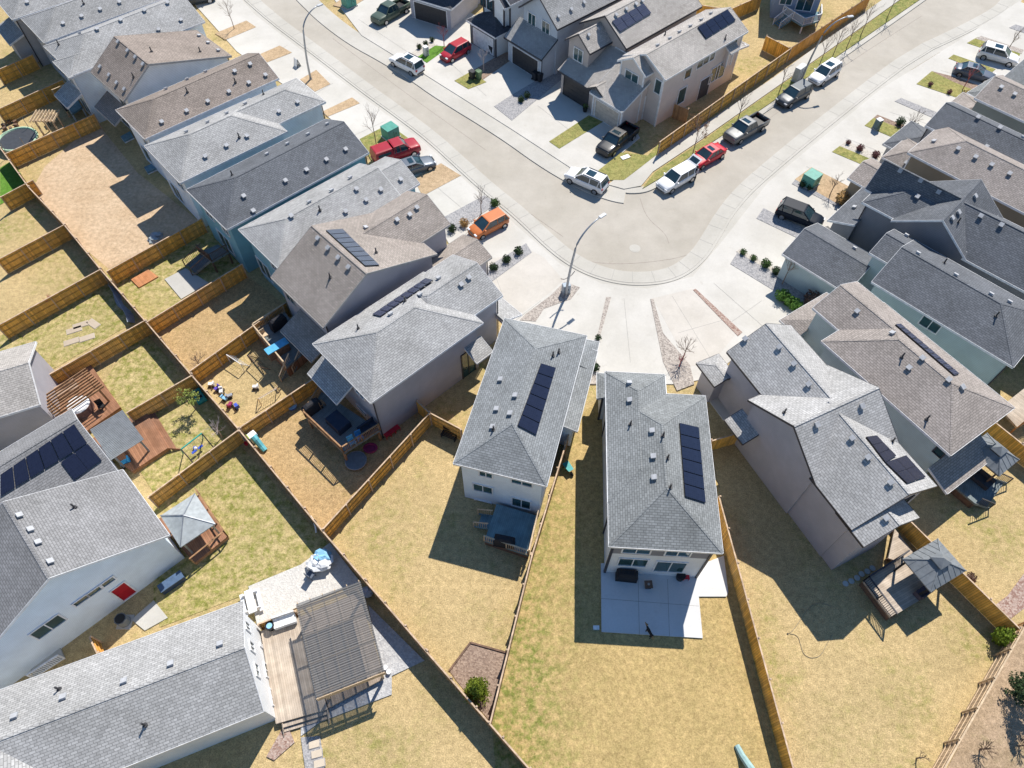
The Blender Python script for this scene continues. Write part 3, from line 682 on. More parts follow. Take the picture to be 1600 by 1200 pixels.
    for p, q in (((381, 969), (391, 989)), ((388, 1000), (398, 1021)), ((396, 1035), (406, 1060)), ((411, 1035), (422, 1062)), ((420, 1076), (430, 1105)), ((405, 1005), (416, 1018))): h.open('u0', 0, p, q, panes=2)

def build_N(h, s_, f_, g_):
    # cross gable (ridge along v), rear gable and front gable; the frame's u points from rear to front
    sg = h.sgn
    U = lambda a, b: (min(a * sg, b * sg), max(a * sg, b * sg))
    if sg < 0:
        h.u = -h.u; h.v = -h.v   # keep u towards the front
        vv = lambda a, b: (-b, -a)
    else: vv = lambda a, b: (a, b)
    fu, gu, su = abs(f_[0]), abs(g_[0]), abs(s_)
    v0, v1 = vv(0.0, 7.5)
    h.wing((3.7, su + .2, v0, v1), 6.1, ridge='v', pos=(7.3 - 3.7) / (su + .2 - 3.7), zr=8.45, z2=6.0)
    h.wing((0, 4.3, v0, v1), 6.1, ends='gn', pitch=.56); h.wing((4.0, 8.0, v0 + .55, v1 - .55), 6.1 + .55 * .56, ends='nn', pitch=.56, oh=.05)
    a, b = vv(f_[1], f_[1] + 6.2); h.wing((8.0, fu, a, b), 6.1, ends='gg', pitch=.6)
    a, b = vv(f_[1] - 1.0, f_[1] + 1.2); h.wing((fu - 1.0, fu + 1.6, a, b), 3.2, ends='gh', pitch=.4)
    a, b = vv(-1.0, .5); h.wing((su - 1.8, su + .6, a, b), 3.3, pos=1 if sg > 0 else 0, ends='gg', pitch=.4, base=3.4)
    a, b = vv(0.0, 4.8); h.wing((-1.25, 1.5, a, b), 6.05, ends='gg', pitch=.5)
    h.done().vents((1165, 530), (1218, 543), (1241, 569), (1264, 601), (1275, 663), (1332, 685), (1357, 715), (1392, 754), (1345, 634), (1385, 810)).pipes((1225, 645), (1394, 690))
    h.solar([(1354, 682), (1370, 680), (1401, 712), (1384, 722)], 1, 3, SOL_B); h.solar([(1384, 722), (1416, 711), (1447, 745), (1418, 755)], 2, 2, SOL_B)
    h.openl('u0', 1, -2.6 if sg < 0 else 2.6, 2.2, .5, 2.6); h.openl('u0', 1, -5.6 if sg < 0 else 5.6, 1.3, 3.9, 5.2)

def build_Q(h):
    h.wing((-9, 4.5, -7.4, 0), 6.1, ends='hn', pitch=.6); h.wing((4.45, 8, -6.85, -.55), 6.1 + .55 * .6, ends='nn', pitch=.6, oh=.05)
    h.wing((4.06, 11.1, -7.4, .02), 6.1, ridge='v', pos=.485, zr=8.5)
    h.wing((8, 14.2, -7.2, -.36), 6.1, ends='nh', pitch=.5)
    h.wing((7.6, 14.9, -5.3, -2.2), 6.1, ends='ng', zr=8.55, ohg=.7)
    h.wing((13.6, 16.1, -6.6, .3), 3.1, ridge='v', pos=0, ends='gg', pitch=.4)
    h.done().vents((1433, 308), (1467, 300), (1407, 267), (1439, 282), (1522, 307), (1496, 332), (1486, 341), (1532, 338), (1564, 352), (1335, 325)).pipes((1497, 347))
    h.spout(3, 'u1v1')

# ------------------------------------------------------------------ ground, road, pavements
def offset(pts, d):
    out = []
    for i, p in enumerate(pts):
        a = pts[max(i - 1, 0)]; b = pts[min(i + 1, len(pts) - 1)]
        t = (b - a).normalized(); out.append(p + Vector((-t.y, t.x)) * d)
    return out
def smooth(pts, n=2):
    for _ in range(n):
        q = [pts[0]]
        for a, b in zip(pts, pts[1:]): q += [a * .75 + b * .25, a * .25 + b * .75]
        pts = q + [pts[-1]]
    return pts
G_DRY = ground('dry_lawn', (0.54, 0.41, 0.215), (0.455, 0.35, 0.18), (0.29, 0.27, 0.09), .35)
G_GRN = ground('greening_lawn', (0.53, 0.425, 0.22), (0.45, 0.365, 0.175), (0.23, 0.235, 0.06), 1.0, .4)
G_BRN = ground('brown_lawn', (0.5, 0.355, 0.185), (0.43, 0.3, 0.155), (0.27, 0.22, 0.075), .25)
G_DIRT = ground('bare_dirt', (0.58, 0.445, 0.31), (0.49, 0.36, 0.235), None, 0, .18)
G_SAND = ground('sandy_bed', (0.5, 0.37, 0.24), (0.45, 0.33, 0.21), None, 0, .2)
G_TURF = ground('fresh_turf', (0.1, 0.23, 0.03), (0.14, 0.27, 0.05), None, 0, .3)
G_OLIVE = ground('verge_grass', (0.36, 0.32, 0.12), (0.28, 0.27, 0.1), (0.17, 0.21, 0.06), .6)
G_WILD = ground('rough_ground', (0.46, 0.34, 0.235), (0.37, 0.275, 0.18), (0.28, 0.25, 0.11), .2, .4)
G_DARK = ground('dark_soil', (0.12, 0.1, 0.08), (0.17, 0.13, 0.1), None, 0, .3)
GR_GREY = gravel('grey', (0.24, 0.24, 0.25), (0.42, 0.41, 0.41)); GR_MIX = gravel('mixed', (0.25, 0.22, 0.2), (0.5, 0.45, 0.4)); GR_RED = gravel('red_mulch', (0.25, 0.15, 0.12), (0.46, 0.37, 0.32))
GR_MID = gravel('silver', (0.36, 0.36, 0.37), (0.52, 0.52, 0.52)); GR_PALE = gravel('pale', (0.4, 0.37, 0.33), (0.6, 0.56, 0.5)); GR_BRN = gravel('brown_mulch', (0.2, 0.14, 0.11), (0.36, 0.27, 0.21))
C_DRV = concrete('driveway', (0.575, 0.555, 0.515), .09); C_WALK = concrete('pavement', (0.52, 0.5, 0.455), .1); C_PINK = concrete('worn_drive', (0.57, 0.535, 0.485), .12)
C_ROAD = concrete('road', (0.46, 0.425, 0.37), .12); C_PATIO = concrete('patio', (0.66, 0.665, 0.67), .06); C_PAVE = gravel('paving', (0.5, 0.48, 0.45), (0.62, 0.6, 0.56))

def setting():
    b = MB(); b.face([(-420, -260, 0), (420, -260, 0), (420, 700, 0), (-420, 700, 0)])
    g = b.build('ground', G_DRY); g['kind'] = 'structure'
    A = lambda l: [at(*p).xy for p in l]
    left = A([(315, -60), (400, 24), (480, 84), (560, 146), (607, 180), (660, 220), (700, 257), (752, 305), (790, 335), (825, 368), (850, 392), (875, 412), (905, 430), (940, 443), (975, 450), (1012, 451), (1050, 446), (1082, 432), (1110, 407), (1130, 375), (1148, 343), (1172, 312), (1200, 285), (1282, 215), (1375, 140), (1420, 106)])
    tip = A([(1462, 80), (1500, 62), (1540, 42), (1575, 22), (1592, 2), (1600, -40), (1600, -120)])
    right = A([(1640, -160), (1540, -75), (1440, 0), (1300, 97), (1200, 167), (1130, 214), (1060, 262), (1035, 280), (1018, 292), (1000, 298), (975, 298), (950, 291), (930, 283), (907, 272), (862, 246), (800, 202), (700, 142), (662, 115), (612, 85), (565, 60), (520, 27), (492, 0), (420, -70)])
    left = smooth(left); tip = smooth(tip); right = smooth(right)
    road = left + tip + right
    poly_slab('road', [(p.x, p.y, 0) for p in road], -.02, 0.012, C_ROAD, world=True)
    def strip(name, line, d0, d1, z, mat, z0=-.02):
        a, c = offset(line, d0), offset(line, d1); m = MB()
        for i in range(len(a) - 1):
            q = [Vector((p.x, p.y, z)) for p in (a[i], a[i + 1], c[i + 1], c[i])]
            if (q[1] - q[0]).cross(q[2] - q[0]).z < 0: q = q[::-1]
            m.face(q)
            for p_, q_ in ((a[i], a[i + 1]), (c[i], c[i + 1])): m.face([(p_.x, p_.y, z0), (q_.x, q_.y, z0), (q_.x, q_.y, z), (p_.x, p_.y, z)])
        o = m.build(name, mat); o['kind'] = 'structure'; return o
    LN = left + tip
    # gutter pans, rolled kerbs and pavements on the three sides
    # concrete frontage first, the driveways run through to the pavement
    fl = [(300, 2), (330, -20), (360, -20)] + [(400, 24), (560, 146), (660, 220), (752, 305), (825, 368), (875, 412), (940, 443), (1012, 451), (1082, 432), (1130, 375), (1200, 285), (1375, 140), (1500, 62), (1592, 2), (1640, 20), (1640, 90), (1560, 130), (1500, 190), (1440, 240), (1380, 290), (1330, 350), (1310, 400), (1290, 470), (1230, 520), (1170, 540), (1110, 590), (1060, 600), (930, 600), (905, 560), (840, 560), (780, 500), (735, 440), (690, 360), (640, 300), (580, 240), (510, 180), (440, 130), (370, 80)]
    poly_slab('driveway', fl, -.03, .085, C_DRV)
    ft = [(500, -30), (565, 55), (662, 115), (800, 202), (907, 272), (950, 288), (945, 262), (1000, 215), (960, 150), (880, 110), (800, 60), (720, 10), (680, -30)]
    poly_slab('driveway', ft, -.03, .085, C_DRV)
    pk = [[(728, 412), (755, 455), (775, 490), (800, 500), (862, 455), (880, 437), (850, 402), (831, 392)], [(1020, 466), (1082, 451), (1150, 522), (1110, 570), (1077, 572)], [(1040, 520), (1080, 560), (1060, 560)], [(948, 470), (1016, 470), (1034, 568), (938, 568)]]
    for p in pk[:2]: poly_slab('driveway', p, 0, .091, C_PINK)
    strip('gutter', LN, -.45, .45, .024, C_WALK); strip('kerb', LN, .0 + .35, .62, .075, C_WALK); strip('pavement', LN, .62, 2.05, .1, C_WALK)
    strip('gutter', right, -.45, .45, .024, C_WALK)
    i0 = min(range(len(right)), key=lambda i: (right[i] - at(975, 298).xy).length)
    strip('pavement', right[i0:], .45, 2.1, .096, C_WALK); strip('kerb', right[:i0 + 1], .3, .5, .125, C_WALK)
    # joints across driveways and pavement: thin dark saw cuts as narrow strips
    j = MB(); acc = 0
    a, c = offset(LN, .62), offset(LN, 2.05)
    for i in range(1, len(a)):
        acc += (a[i] - a[i - 1]).length
        if acc > 1.7:
            acc = 0; j.beam((a[i].x, a[i].y, .1055), (c[i].x, c[i].y, .1055), .03, .004)
    for p, q in (((680, 290), (745, 345)), ((770, 420), (800, 500)), ((845, 470), (800, 505)), ((975, 466), (985, 566)), ((1050, 462), (1110, 560)), ((1060, 520), (1130, 500)), ((1115, 442), (1215, 530)), ((1160, 400), (1280, 440)), ((1190, 470), (1140, 505)), ((1260, 260), (1330, 300)), ((1320, 215), (1420, 255)), ((1390, 175), (1470, 200)), ((1470, 110), (1540, 130)), ((840, 165), (905, 215)), ((560, 30), (650, 90)), ((700, 95), (760, 150)), ((450, 70), (400, 100)), ((520, 130), (470, 160)), ((600, 190), (545, 215)), ((690, 255), (640, 290))):
        P, Q = at(*p, .0935), at(*q, .0935); j.beam(P, Q, .03, .004)
    o = j.build('joint_lines', plain('joint', (.33, .32, .3), .9)); o['kind'] = 'structure'
    # sealed cracks on the road
    m = MB(); rr = random.Random(3)
    for line in ([(1000, 310), (1010, 340), (1040, 365), (1045, 380)], [(860, 395), (930, 412), (1000, 412), (1080, 400), (1120, 370)], [(650, 200), (760, 285), (880, 370)], [(1060, 290), (1180, 200), (1330, 95), (1440, 25)], [(520, 60), (640, 150), (760, 235)], [(900, 425), (985, 440), (1070, 425)]):
        P = smooth([at(*p, .013) for p in line], 2)
        for a_, b_ in zip(P, P[1:]): m.beam(a_, b_, .06, .006)
    o = m.build('road_cracks', plain('crack_seal', (.32, .28, .245), .9)); o['kind'] = 'structure'
    # side walk and verge along the long side-street fence
    poly_slab('pavement', [(950, 288), (985, 262), (1030, 240), (1100, 193), (1200, 127), (1300, 55), (1420, -30), (1462, -30), (1405, 0), (1300, 75), (1200, 145), (1100, 215), (1020, 268), (1002, 290), (975, 295)], 0, .1, C_WALK)
    poly_slab('verge', [(1004, 294), (1022, 270), (1100, 218), (1200, 147), (1300, 77), (1407, 0), (1450, -32), (1490, -32), (1440, -3), (1300, 93), (1200, 163), (1130, 210), (1060, 257), (1033, 277)], 0, .115, G_OLIVE)
    beds = [
        ('gravel_bed', [(336, 52), (385, 32), (400, 42), (352, 62)], G_SAND), ('gravel_bed', [(398, 88), (437, 71), (456, 82), (415, 98)], G_SAND), ('gravel_bed', [(469, 124), (494, 109), (516, 131), (492, 143)], G_SAND),
        ('gravel_bed', [(504, 174), (550, 152), (562, 161), (512, 182)], G_SAND), ('lawn', [(562, 217), (607, 194), (637, 215), (600, 240), (580, 250)], G_OLIVE), ('gravel_bed', [(646, 278), (689, 255), (720, 274), (660, 306)], G_SAND),
        ('gravel_bed', [(690, 341), (757, 305), (776, 318), (702, 368)], GR_GREY), ('gravel_bed', [(740, 430), (822, 380), (831, 394), (760, 446)], GR_GREY),
        ('gravel_bed', [(812, 500), (822, 490), (860, 462), (882, 440), (906, 449), (892, 467), (850, 482), (837, 502)], GR_MIX), ('gravel_bed', [(947, 464), (955, 464), (932, 545), (932, 600), (912, 600), (930, 540)], GR_MIX),
        ('gravel_bed', [(1016, 467), (1021, 467), (1036, 520), (1078, 570), (1085, 600), (1058, 610), (1036, 565)], GR_MIX), ('mulch_bed', [(1083, 453), (1087, 451), (1160, 519), (1153, 525)], GR_RED),
        ('gravel_bed', [(1141, 412), (1153, 393), (1200, 415), (1250, 448), (1280, 470), (1262, 488), (1200, 448)], GR_GREY), ('gravel_bed', [(1150, 393), (1156, 389), (1232, 430), (1226, 436)], GR_PALE),
        ('gravel_bed', [(1182, 341), (1193, 325), (1292, 374), (1282, 389)], GR_GREY), ('gravel_bed', [(1242, 280), (1268, 261), (1336, 296), (1308, 318)], G_SAND), ('gravel_bed', [(1237, 287), (1245, 278), (1318, 318), (1310, 324)], GR_GREY),
        ('lawn', [(1300, 237), (1312, 228), (1384, 258), (1373, 268)], G_OLIVE), ('gravel_bed', [(1312, 228), (1322, 220), (1392, 250), (1384, 258)], GR_PALE), ('lawn', [(1351, 196), (1365, 184), (1440, 214), (1427, 228)], G_OLIVE), ('mulch_bed', [(1365, 184), (1371, 179), (1446, 209), (1440, 214)], GR_BRN),
        ('gravel_bed', [(1398, 158), (1408, 153), (1478, 181), (1472, 190)], GR_GREY), ('lawn', [(1432, 131), (1456, 111), (1492, 126), (1530, 142), (1512, 158)], G_OLIVE), ('mulch_bed', [(1456, 111), (1500, 122), (1540, 138), (1530, 144), (1490, 128)], GR_BRN),
        ('lawn', [(1482, 91), (1490, 85), (1556, 108), (1546, 116)], G_OLIVE), ('lawn', [(1511, 67), (1527, 58), (1595, 82), (1590, 94)], G_OLIVE), ('gravel_bed', [(1524, 60), (1533, 56), (1600, 78), (1596, 84)], GR_MIX), ('gravel_bed', [(1577, 43), (1587, 38), (1640, 54), (1630, 62)], GR_GREY),
        ('gravel_bed', [(642, 83), (672, 66), (684, 70), (655, 90)], GR_PALE), ('turf', [(652, 89), (680, 71), (702, 73), (667, 98)], G_TURF), ('lawn', [(710, 126), (735, 112), (760, 128), (732, 139)], G_OLIVE), ('mulch_bed', [(735, 112), (790, 80), (806, 88), (755, 124)], GR_BRN),
        ('gravel_bed', [(772, 166), (800, 148), (868, 108), (884, 118), (800, 188)], GR_GREY), ('lawn', [(858, 221), (920, 180), (942, 190), (874, 232)], G_OLIVE),
        ('lawn', [(934, 267), (970, 238), (1012, 243), (1028, 226), (1046, 226), (1000, 262), (975, 281), (950, 281)], G_OLIVE), ('gravel_bed', [(520, 8), (536, -4), (580, -30), (600, -20), (545, 14)], G_SAND)]
    for k, (n, p, m_) in enumerate(beds): poly_slab(n, p, 0, .118 + .001 * (k % 4), m_)
    yards = [
        ('bare_yard', [(48, 300), (70, 260), (150, 190), (215, 270), (310, 345), (170, 420), (110, 370)], G_DIRT), ('lawn', [(165, 430), (315, 350), (390, 415), (235, 510)], G_GRN),
        ('lawn', [(238, 520), (380, 425), (450, 480), (300, 580)], G_BRN), ('lawn', [(305, 595), (400, 515), (500, 600), (375, 672)], G_DRY), ('lawn', [(380, 690), (500, 600), (660, 640), (505, 838)], G_BRN),
        ('lawn', [(0, 525), (156, 432), (215, 500), (60, 590), (0, 560)], G_GRN), ('lawn', [(160, 600), (220, 510), (290, 590), (200, 655)], G_GRN), ('lawn', [(200, 670), (300, 600), (370, 680), (240, 770), (215, 730)], G_GRN),
        ('lawn', [(240, 790), (375, 695), (540, 880), (440, 900), (380, 930), (250, 980), (240, 940)], G_GRN), ('lawn', [(0, 262), (20, 250), (45, 292), (0, 320)], G_TURF),
        ('rough_ground', [(1640, 900), (1594, 985), (1480, 1200), (1460, 1260), (1700, 1260)], G_WILD), ('mulch_bed', [(1640, 880), (1600, 896), (1575, 930), (1552, 948), (1580, 966), (1640, 920)], GR_RED), ('mulch_bed', [(735, 1005), (791, 1020), (766, 1128), (712, 1062), (702, 1048)], GR_BRN),
        ('lawn', [(900, 655), (940, 620), (945, 700), (1108, 695), (1150, 880), (1240, 1215), (1240, 1260), (780, 1260), (768, 1132), (834, 866)], ground('side_lawn', (0.51, 0.375, 0.175), (0.43, 0.32, 0.145), (0.2, 0.22, 0.055), 1.15, .38, xr=(at(830, 1100).x, at(930, 1100).x)))]
    for k, (n, p, m_) in enumerate(yards): poly_slab(n, p, -.02, .02 + .002 * k, m_)
    # patio, paving, slabs
    poly_slab('patio', [(939, 880), (940, 987), (1098, 997), (1092, 932), (1135, 932), (1138, 925), (1131, 868), (1100, 880)], 0, .16, C_PATIO)
    j = MB()
    for p, q in (((939, 935), (1092, 947)), ((997, 905), (999, 991)), ((1043, 905), (1046, 994))): j.beam(at(*p, .161), at(*q, .161), .03, .004)
    o = j.build('joint_lines', plain('joint', (.33, .32, .3), .9)); o['kind'] = 'structure'
    poly_slab('patio', [(388, 916), (470, 882), (515, 848), (562, 908), (470, 946), (402, 978)], 0, .13, C_PAVE); poly_slab('patio', [(257, 436), (290, 419), (326, 442), (283, 467)], 0, .1, concrete('slab', (.5, .49, .46)))
    poly_slab('path', [(470, 1152), (500, 1150), (512, 1240), (482, 1240)], 0, .09, GR_GREY); poly_slab('gravel_bed', [(575, 945), (663, 1032), (612, 1056), (612, 1085), (500, 1128), (470, 1150), (470, 1120), (600, 1060)], 0, .085, GR_MID); poly_slab('path', [(416, 1182), (447, 1128), (460, 1160), (428, 1188)], 0, .1, GR_RED)
    poly_slab('path', [(205, 968), (240, 938), (262, 965), (226, 985)], 0, .1, concrete('slab', (.5, .49, .46))); poly_slab('path', [(1155, 690), (1098, 612), (1118, 600), (1170, 650)], 0, .1, C_DRV)
setting()
houses()

# ------------------------------------------------------------------ fences
def fence(label, A, B, z=1.83, mat=None, side=1, rail=None, name='wooden_fence', pd=2.44, group='wooden yard fences', ground_px=False):
    a, b = (at(A[0], A[1], 0 if ground_px else z), at(B[0], B[1], 0 if ground_px else z)); a.z = b.z = 0
    L = (b - a).length; t = thing(name, label, 'fence', a, math.atan2(b.y - a.y, b.x - a.x), group)
    m = MB(); g = random.Random(int(A[0] * 7 + A[1])); n = max(1, int(L / 0.145)); wd = L / n
    for i in range(n):
        y = (0.006 if i % 2 else 0.0); h = z - .03 - g.uniform(0, .02)
        m.box(((i + .5) * wd, y, h / 2 + .02), (wd * .97, .02, h))
    m.build('boards', mat or FWOOD, t)
    r = MB()
    for zz in (0.35, z * .52, z - .3): r.box((L / 2, .045 * side, zz), (L, .045, .09))
    r.build('rail', rail or GRAIL, t); c = MB(); c.box((L / 2, .012 * side, z - .005), (L, .1, .035)); c.build('cap', rail or FRAIL, t)
    k = max(1, round(L / pd))
    for i in range(k + 1):
        x = min(max(L * i / k, .05), L - .05); p = MB(); p.box((x, .11 * side, z / 2 + .03), (.09, .09, z + .06)); p.box((x, .11 * side, z + .075), (.11, .11, .03)); p.build('post', rail or FRAIL, t)
    return t
def fences():
    F = fence
    back = [((0, 231), (44, 292), 'back fence section at the left edge beside the bright green turf'), ((44, 292), (100, 351), 'back fence section behind the upper part of the bare dirt yard'), ((100, 351), (156, 420), 'back fence section behind the lower part of the bare dirt yard'),
            ((156, 420), (227, 502), 'back fence section with a pale tarp sagging along its foot'), ((227, 502), (298, 585), 'back fence section behind the empty brown yard left of the hockey nets'), ((298, 585), (372, 670), 'back fence section beside the scattered blue toys'),
            ((372, 670), (503, 829), 'back fence section behind the toy slide and the raised furniture deck'), ((503, 829), (570, 907), 'back fence section beside the folded white parasol'), ((570, 907), (665, 1017), 'back fence section beside the large translucent pergola'), ((665, 1017), (828, 1203), 'back fence section leading to the bottom edge below the young spruce')]
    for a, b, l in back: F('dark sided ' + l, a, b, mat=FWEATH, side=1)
    cross = [((-8, 111), (51, 85), 'short fence by the top left corner below the dark downspout'), ((-6, 172), (98, 124), 'fence between the trampoline yard and the stair yard at the upper left'), ((8, 240), (147, 178), 'fence below the trampoline, above the bare dirt yard'),
             ((166, 424), (315, 341), 'fence on the near side of the bare dirt yard, above the orange pallet'), ((229, 503), (378, 412), 'fence beside the concrete slab and the stair landing'), ((296, 580), (447, 472), 'fence above the hockey nets ending at the boxed deck'),
             ((374, 668), (492, 590), 'fence between the hockey net yard and the raised deck yard'), ((503, 828), (671, 645), 'long fence left of the low teal deck house running to the back fence'), ((671, 645), (650, 626), 'short fence closing the gap beside the raised deck house'), ((672, 645), (722, 671), 'gate like fence joining the pale blue house wall'),
             ((0, 308), (51, 281), 'short fence below the green turf at the left edge'), ((-6, 407), (100, 351), 'second fence down the left edge with a dark shadow band'), ((-6, 510), (156, 421), 'third fence down the left edge above the stepping slabs'), ((48, 601), (227, 500), 'fence behind the slatted brown pergola'),
             ((197, 645), (300, 586), 'fence between the slatted pergola deck and the swing set yard'), ((230, 777), (372, 672), 'fence between the swing set and the metal gazebo')]
    for a, b, l in cross: F('golden brown ' + l, a, b, side=-1)
    F('golden brown fence edging the plank deck beside the stone paving', (402, 975), (463, 953), z=1.2, side=-1)
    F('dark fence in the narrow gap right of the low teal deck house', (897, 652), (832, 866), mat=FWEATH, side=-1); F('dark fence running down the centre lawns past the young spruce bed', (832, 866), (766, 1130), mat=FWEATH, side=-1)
    F('golden fence right of the concrete patio running to the bottom edge', (1123, 775), (1240, 1203), side=1); F('short fence between the patio house and the mauve walled house', (1112, 689), (1157, 676), side=1)
    F('golden fence behind the right hand deck gazebo running to the corner shrub', (1418, 810), (1594, 983), side=1); F('short golden fence beside the far right gazebo', (1555, 660), (1640, 728), side=1)
    F('low three railed fence along the rough ground in the bottom right corner', (1606, 972), (1472, 1208), side=-1, mat=boards('fence_pale', (0.55, 0.42, 0.29), 0, 0.145, 0.1, 0.25), rail=PTIMBER)
    F('long golden fence along the side street pavement beside the beige corner house', (1030, 222), (1235, 76), side=-1); F('orange stained fence with dark posts along the far end of the side street', (1235, 76), (1362, -8), side=1, mat=FORANGE, rail=DTIMBER)
    F('small brown gate fence between the beige house porch and the street fence', (1054, 162), (1076, 171), mat=FWEATH); F('fence behind the beige corner house by the blue grey house yard', (1197, 56), (1236, 76)); F('fence in the yard between the solar roofed houses at the top', (1036, -2), (1126, 13)); F('brown fence section at the top beside the blue grey house', (1140, 15), (1192, -8))
    F('small brown gate beside the pale blue wall with the red door', (139, 995), (152, 1022), z=1.6, mat=FORANGE); F('short fence beside the teal lower roof garage gap', (942, 150), (950, 156), z=1.7)
fences()

# ------------------------------------------------------------------ vehicles
VEH = 'parked vehicles'
def car(label, cat, color, kind, F, Rr, L=None, name=None, roof=None, group=None, hatch=False, sunroof=False, rails=False, canopy=False, metal=0.0):
    c = (at(*F, .4) + at(*Rr, .4)) / 2; d = at(*F, .4) - at(*Rr, .4); c.z = .012
    t = thing(name or {'sedan': 'parked_sedan', 'suv': 'parked_suv', 'hatch': 'parked_hatchback', 'pickup': 'pickup_truck'}[kind], label, cat, c, math.atan2(d.y, d.x), group)
    pm = paint(color[0], color[1], .3, metal)
    S = dict(sedan=dict(L=4.7, W=.91, h=1.44, belt=.92, prof=[(0, .62, .70), (.04, .93, .82), (.2, 1.0, .9), (.5, .95, .91), (.68, .95, .91), (.9, .8, .86), (.97, .68, .78), (1, .5, .66)], cab=(.12, .26, .52, .73)),
             suv=dict(L=4.7, W=.94, h=1.72, belt=1.08, prof=[(0, .7, .74), (.03, 1.06, .87), (.2, 1.1, .94), (.5, 1.08, .94), (.7, 1.08, .94), (.9, .97, .9), (.97, .84, .82), (1, .6, .7)], cab=(.02, .08, .56, .74)),
             hatch=dict(L=4.2, W=.88, h=1.58, belt=1.0, prof=[(0, .65, .7), (.03, 1.0, .82), (.2, 1.03, .88), (.5, 1.0, .88), (.72, 1.0, .88), (.9, .87, .84), (.97, .74, .76), (1, .52, .64)], cab=(.02, .1, .57, .79)),
             pickup=dict(L=5.8, W=1.0, h=1.9, belt=1.2, prof=[(0, .68, .94), (.015, .7, .97), (.37, .7, .99), (.385, 1.2, 1.0), (.5, 1.2, 1.0), (.74, 1.2, 1.0), (.92, 1.14, .97), (.985, 1.06, .9), (1, .7, .82)], cab=(.37, .42, .64, .77)))[kind]
    L = L or S['L']; W, h, belt = S['W'], S['h'], S['belt']; X = lambda f: (f - .5) * L
    b = MB(); rings = []; prof = S['prof']
    P2 = []
    for (f0, z0, w0), (f1, z1, w1) in zip(prof, prof[1:]):
        for k in range(3): q = k / 3; P2.append((f0 + (f1 - f0) * q, z0 + (z1 - z0) * q, w0 + (w1 - w0) * q))
    P2.append(prof[-1]); zb = .3 if kind in ('suv', 'pickup') else .22
    for f, zt, wd in P2:
        x = X(f); half = [(wd * .86, zb), (wd * .98, zb + .16), (wd, (zb + zt) / 2 + .05), (wd * .98, zt - .16), (wd * .93, zt - .05), (wd * .8, zt), (wd * .4, zt + .02)]
        rings.append([Vector((x, y, z)) for y, z in half] + [Vector((x, -y, z)) for y, z in half[::-1]])
    b.loft(rings)
    if kind == 'pickup' and not canopy:
        for s in (1, -1): b.box((X(.19), s * (W - .06), .95), (L * .36, .1, .52))
        b.box((X(.012), 0, .95), (.08, 1.9, .52))
    b.build('body', pm, t, smooth=True)
    if kind == 'pickup' and not canopy:
        q = MB(); q.box((X(.195), 0, .745), (L * .34, 1.76, .03)); q.build('cargo_bed', BLACK, t)
    r0, r1, f1, f0 = S['cab']
    if canopy: r0, r1 = .01, .03
    zt = h - .05; y0, y1 = W * .9, W * .73
    def cabin(x0, x1, x2, x3, nm):
        g = MB(); bt = belt - .03
        lo = [Vector((X(x0), -y0, bt)), Vector((X(x3), -y0, bt)), Vector((X(x3), y0, bt)), Vector((X(x0), y0, bt))]
        mid = [Vector((X(x0 * .4 + x1 * .6), -y1 * .5 - y0 * .5, bt + (zt - bt) * .55)), Vector((X(x3 * .45 + x2 * .55), -y1 * .5 - y0 * .5, bt + (zt - bt) * .55)), Vector((X(x3 * .45 + x2 * .55), y1 * .5 + y0 * .5, bt + (zt - bt) * .55)), Vector((X(x0 * .4 + x1 * .6), y1 * .5 + y0 * .5, bt + (zt - bt) * .55))]
        hi = [Vector((X(x1), -y1, zt)), Vector((X(x2), -y1, zt)), Vector((X(x2), y1, zt)), Vector((X(x1), y1, zt))]
        g.loft([lo, mid, hi]); g.build(nm, CGLASS, t)
        for k in range(4):
            p = MB()
            for u, v in ((lo[k], mid[k]), (mid[k], hi[k])): p.beam(u, v, .09, .09)
            p.build('pillar', pm, t)
        for s in (-1, 1):
            xm = (x1 + x2) / 2 + .02
            p = MB(); p.beam((X(xm), s * (y0 + .002), bt), (X(xm - .005), s * (y1 + .01), zt), .07, .05); p.build('pillar', pm, t)
            p = MB(); p.beam((X(x1 + (x2 - x1) * .12), s * y0, bt), (X(x1 + .03), s * (y1 + .005), zt), .09, .05); p.build('pillar', pm, t)
        rf = MB(); ring = lambda k, z: [Vector((X(x1 - .008 + k), -y1 - .02 + k * 3, z)), Vector((X(x2 + .01 - k), -y1 - .02 + k * 3, z)), Vector((X(x2 + .01 - k), y1 + .02 - k * 3, z)), Vector((X(x1 - .008 + k), y1 + .02 - k * 3, z))]
        rf.loft([ring(0, zt - .02), ring(0.004, zt + .03), ring(.03, h)]); ro = rf.build('roof_panel', roof or pm, t)
        if sunroof:
            q = MB(); q.box((X(x1 * .35 + x2 * .65), 0, h + .004), (L * (x2 - x1) * .42, y1 * 1.3, .012)); q.build('sunroof', CGLASS, ro)
        if rails:
            for s in (1, -1): q = MB(); q.beam((X(x1 + .02), s * (y1 - .04), h + .04), (X(x2 - .03), s * (y1 - .04), h + .04), .04, .05); q.build('roof_rail', BLACK, ro)
    if canopy:
        cabin(.4, .42, f1, f0, 'windows')
        g = MB(); lo = [(X(.005), W * .93), (X(.385), W * .93)]; hi = [(X(.02), W * .78), (X(.385), W * .78)]
        mk = lambda q, z: [Vector((q[0][0], -q[0][1], z)), Vector((q[1][0], -q[1][1], z)), Vector((q[1][0], q[1][1], z)), Vector((q[0][0], q[0][1], z))]
        g.loft([mk(lo, .7), mk(lo, 1.2), mk(hi, 1.8), mk([(X(.04), W * .6), (X(.37), W * .6)], 1.86)]); co = g.build('canopy', pm, t)
        for s in (1, -1): q = MB(); q.beam((X(.06), s * W * .885, 1.42), (X(.34), s * W * .885, 1.42), .06, .3); q.build('side_window', CGLASS, co)
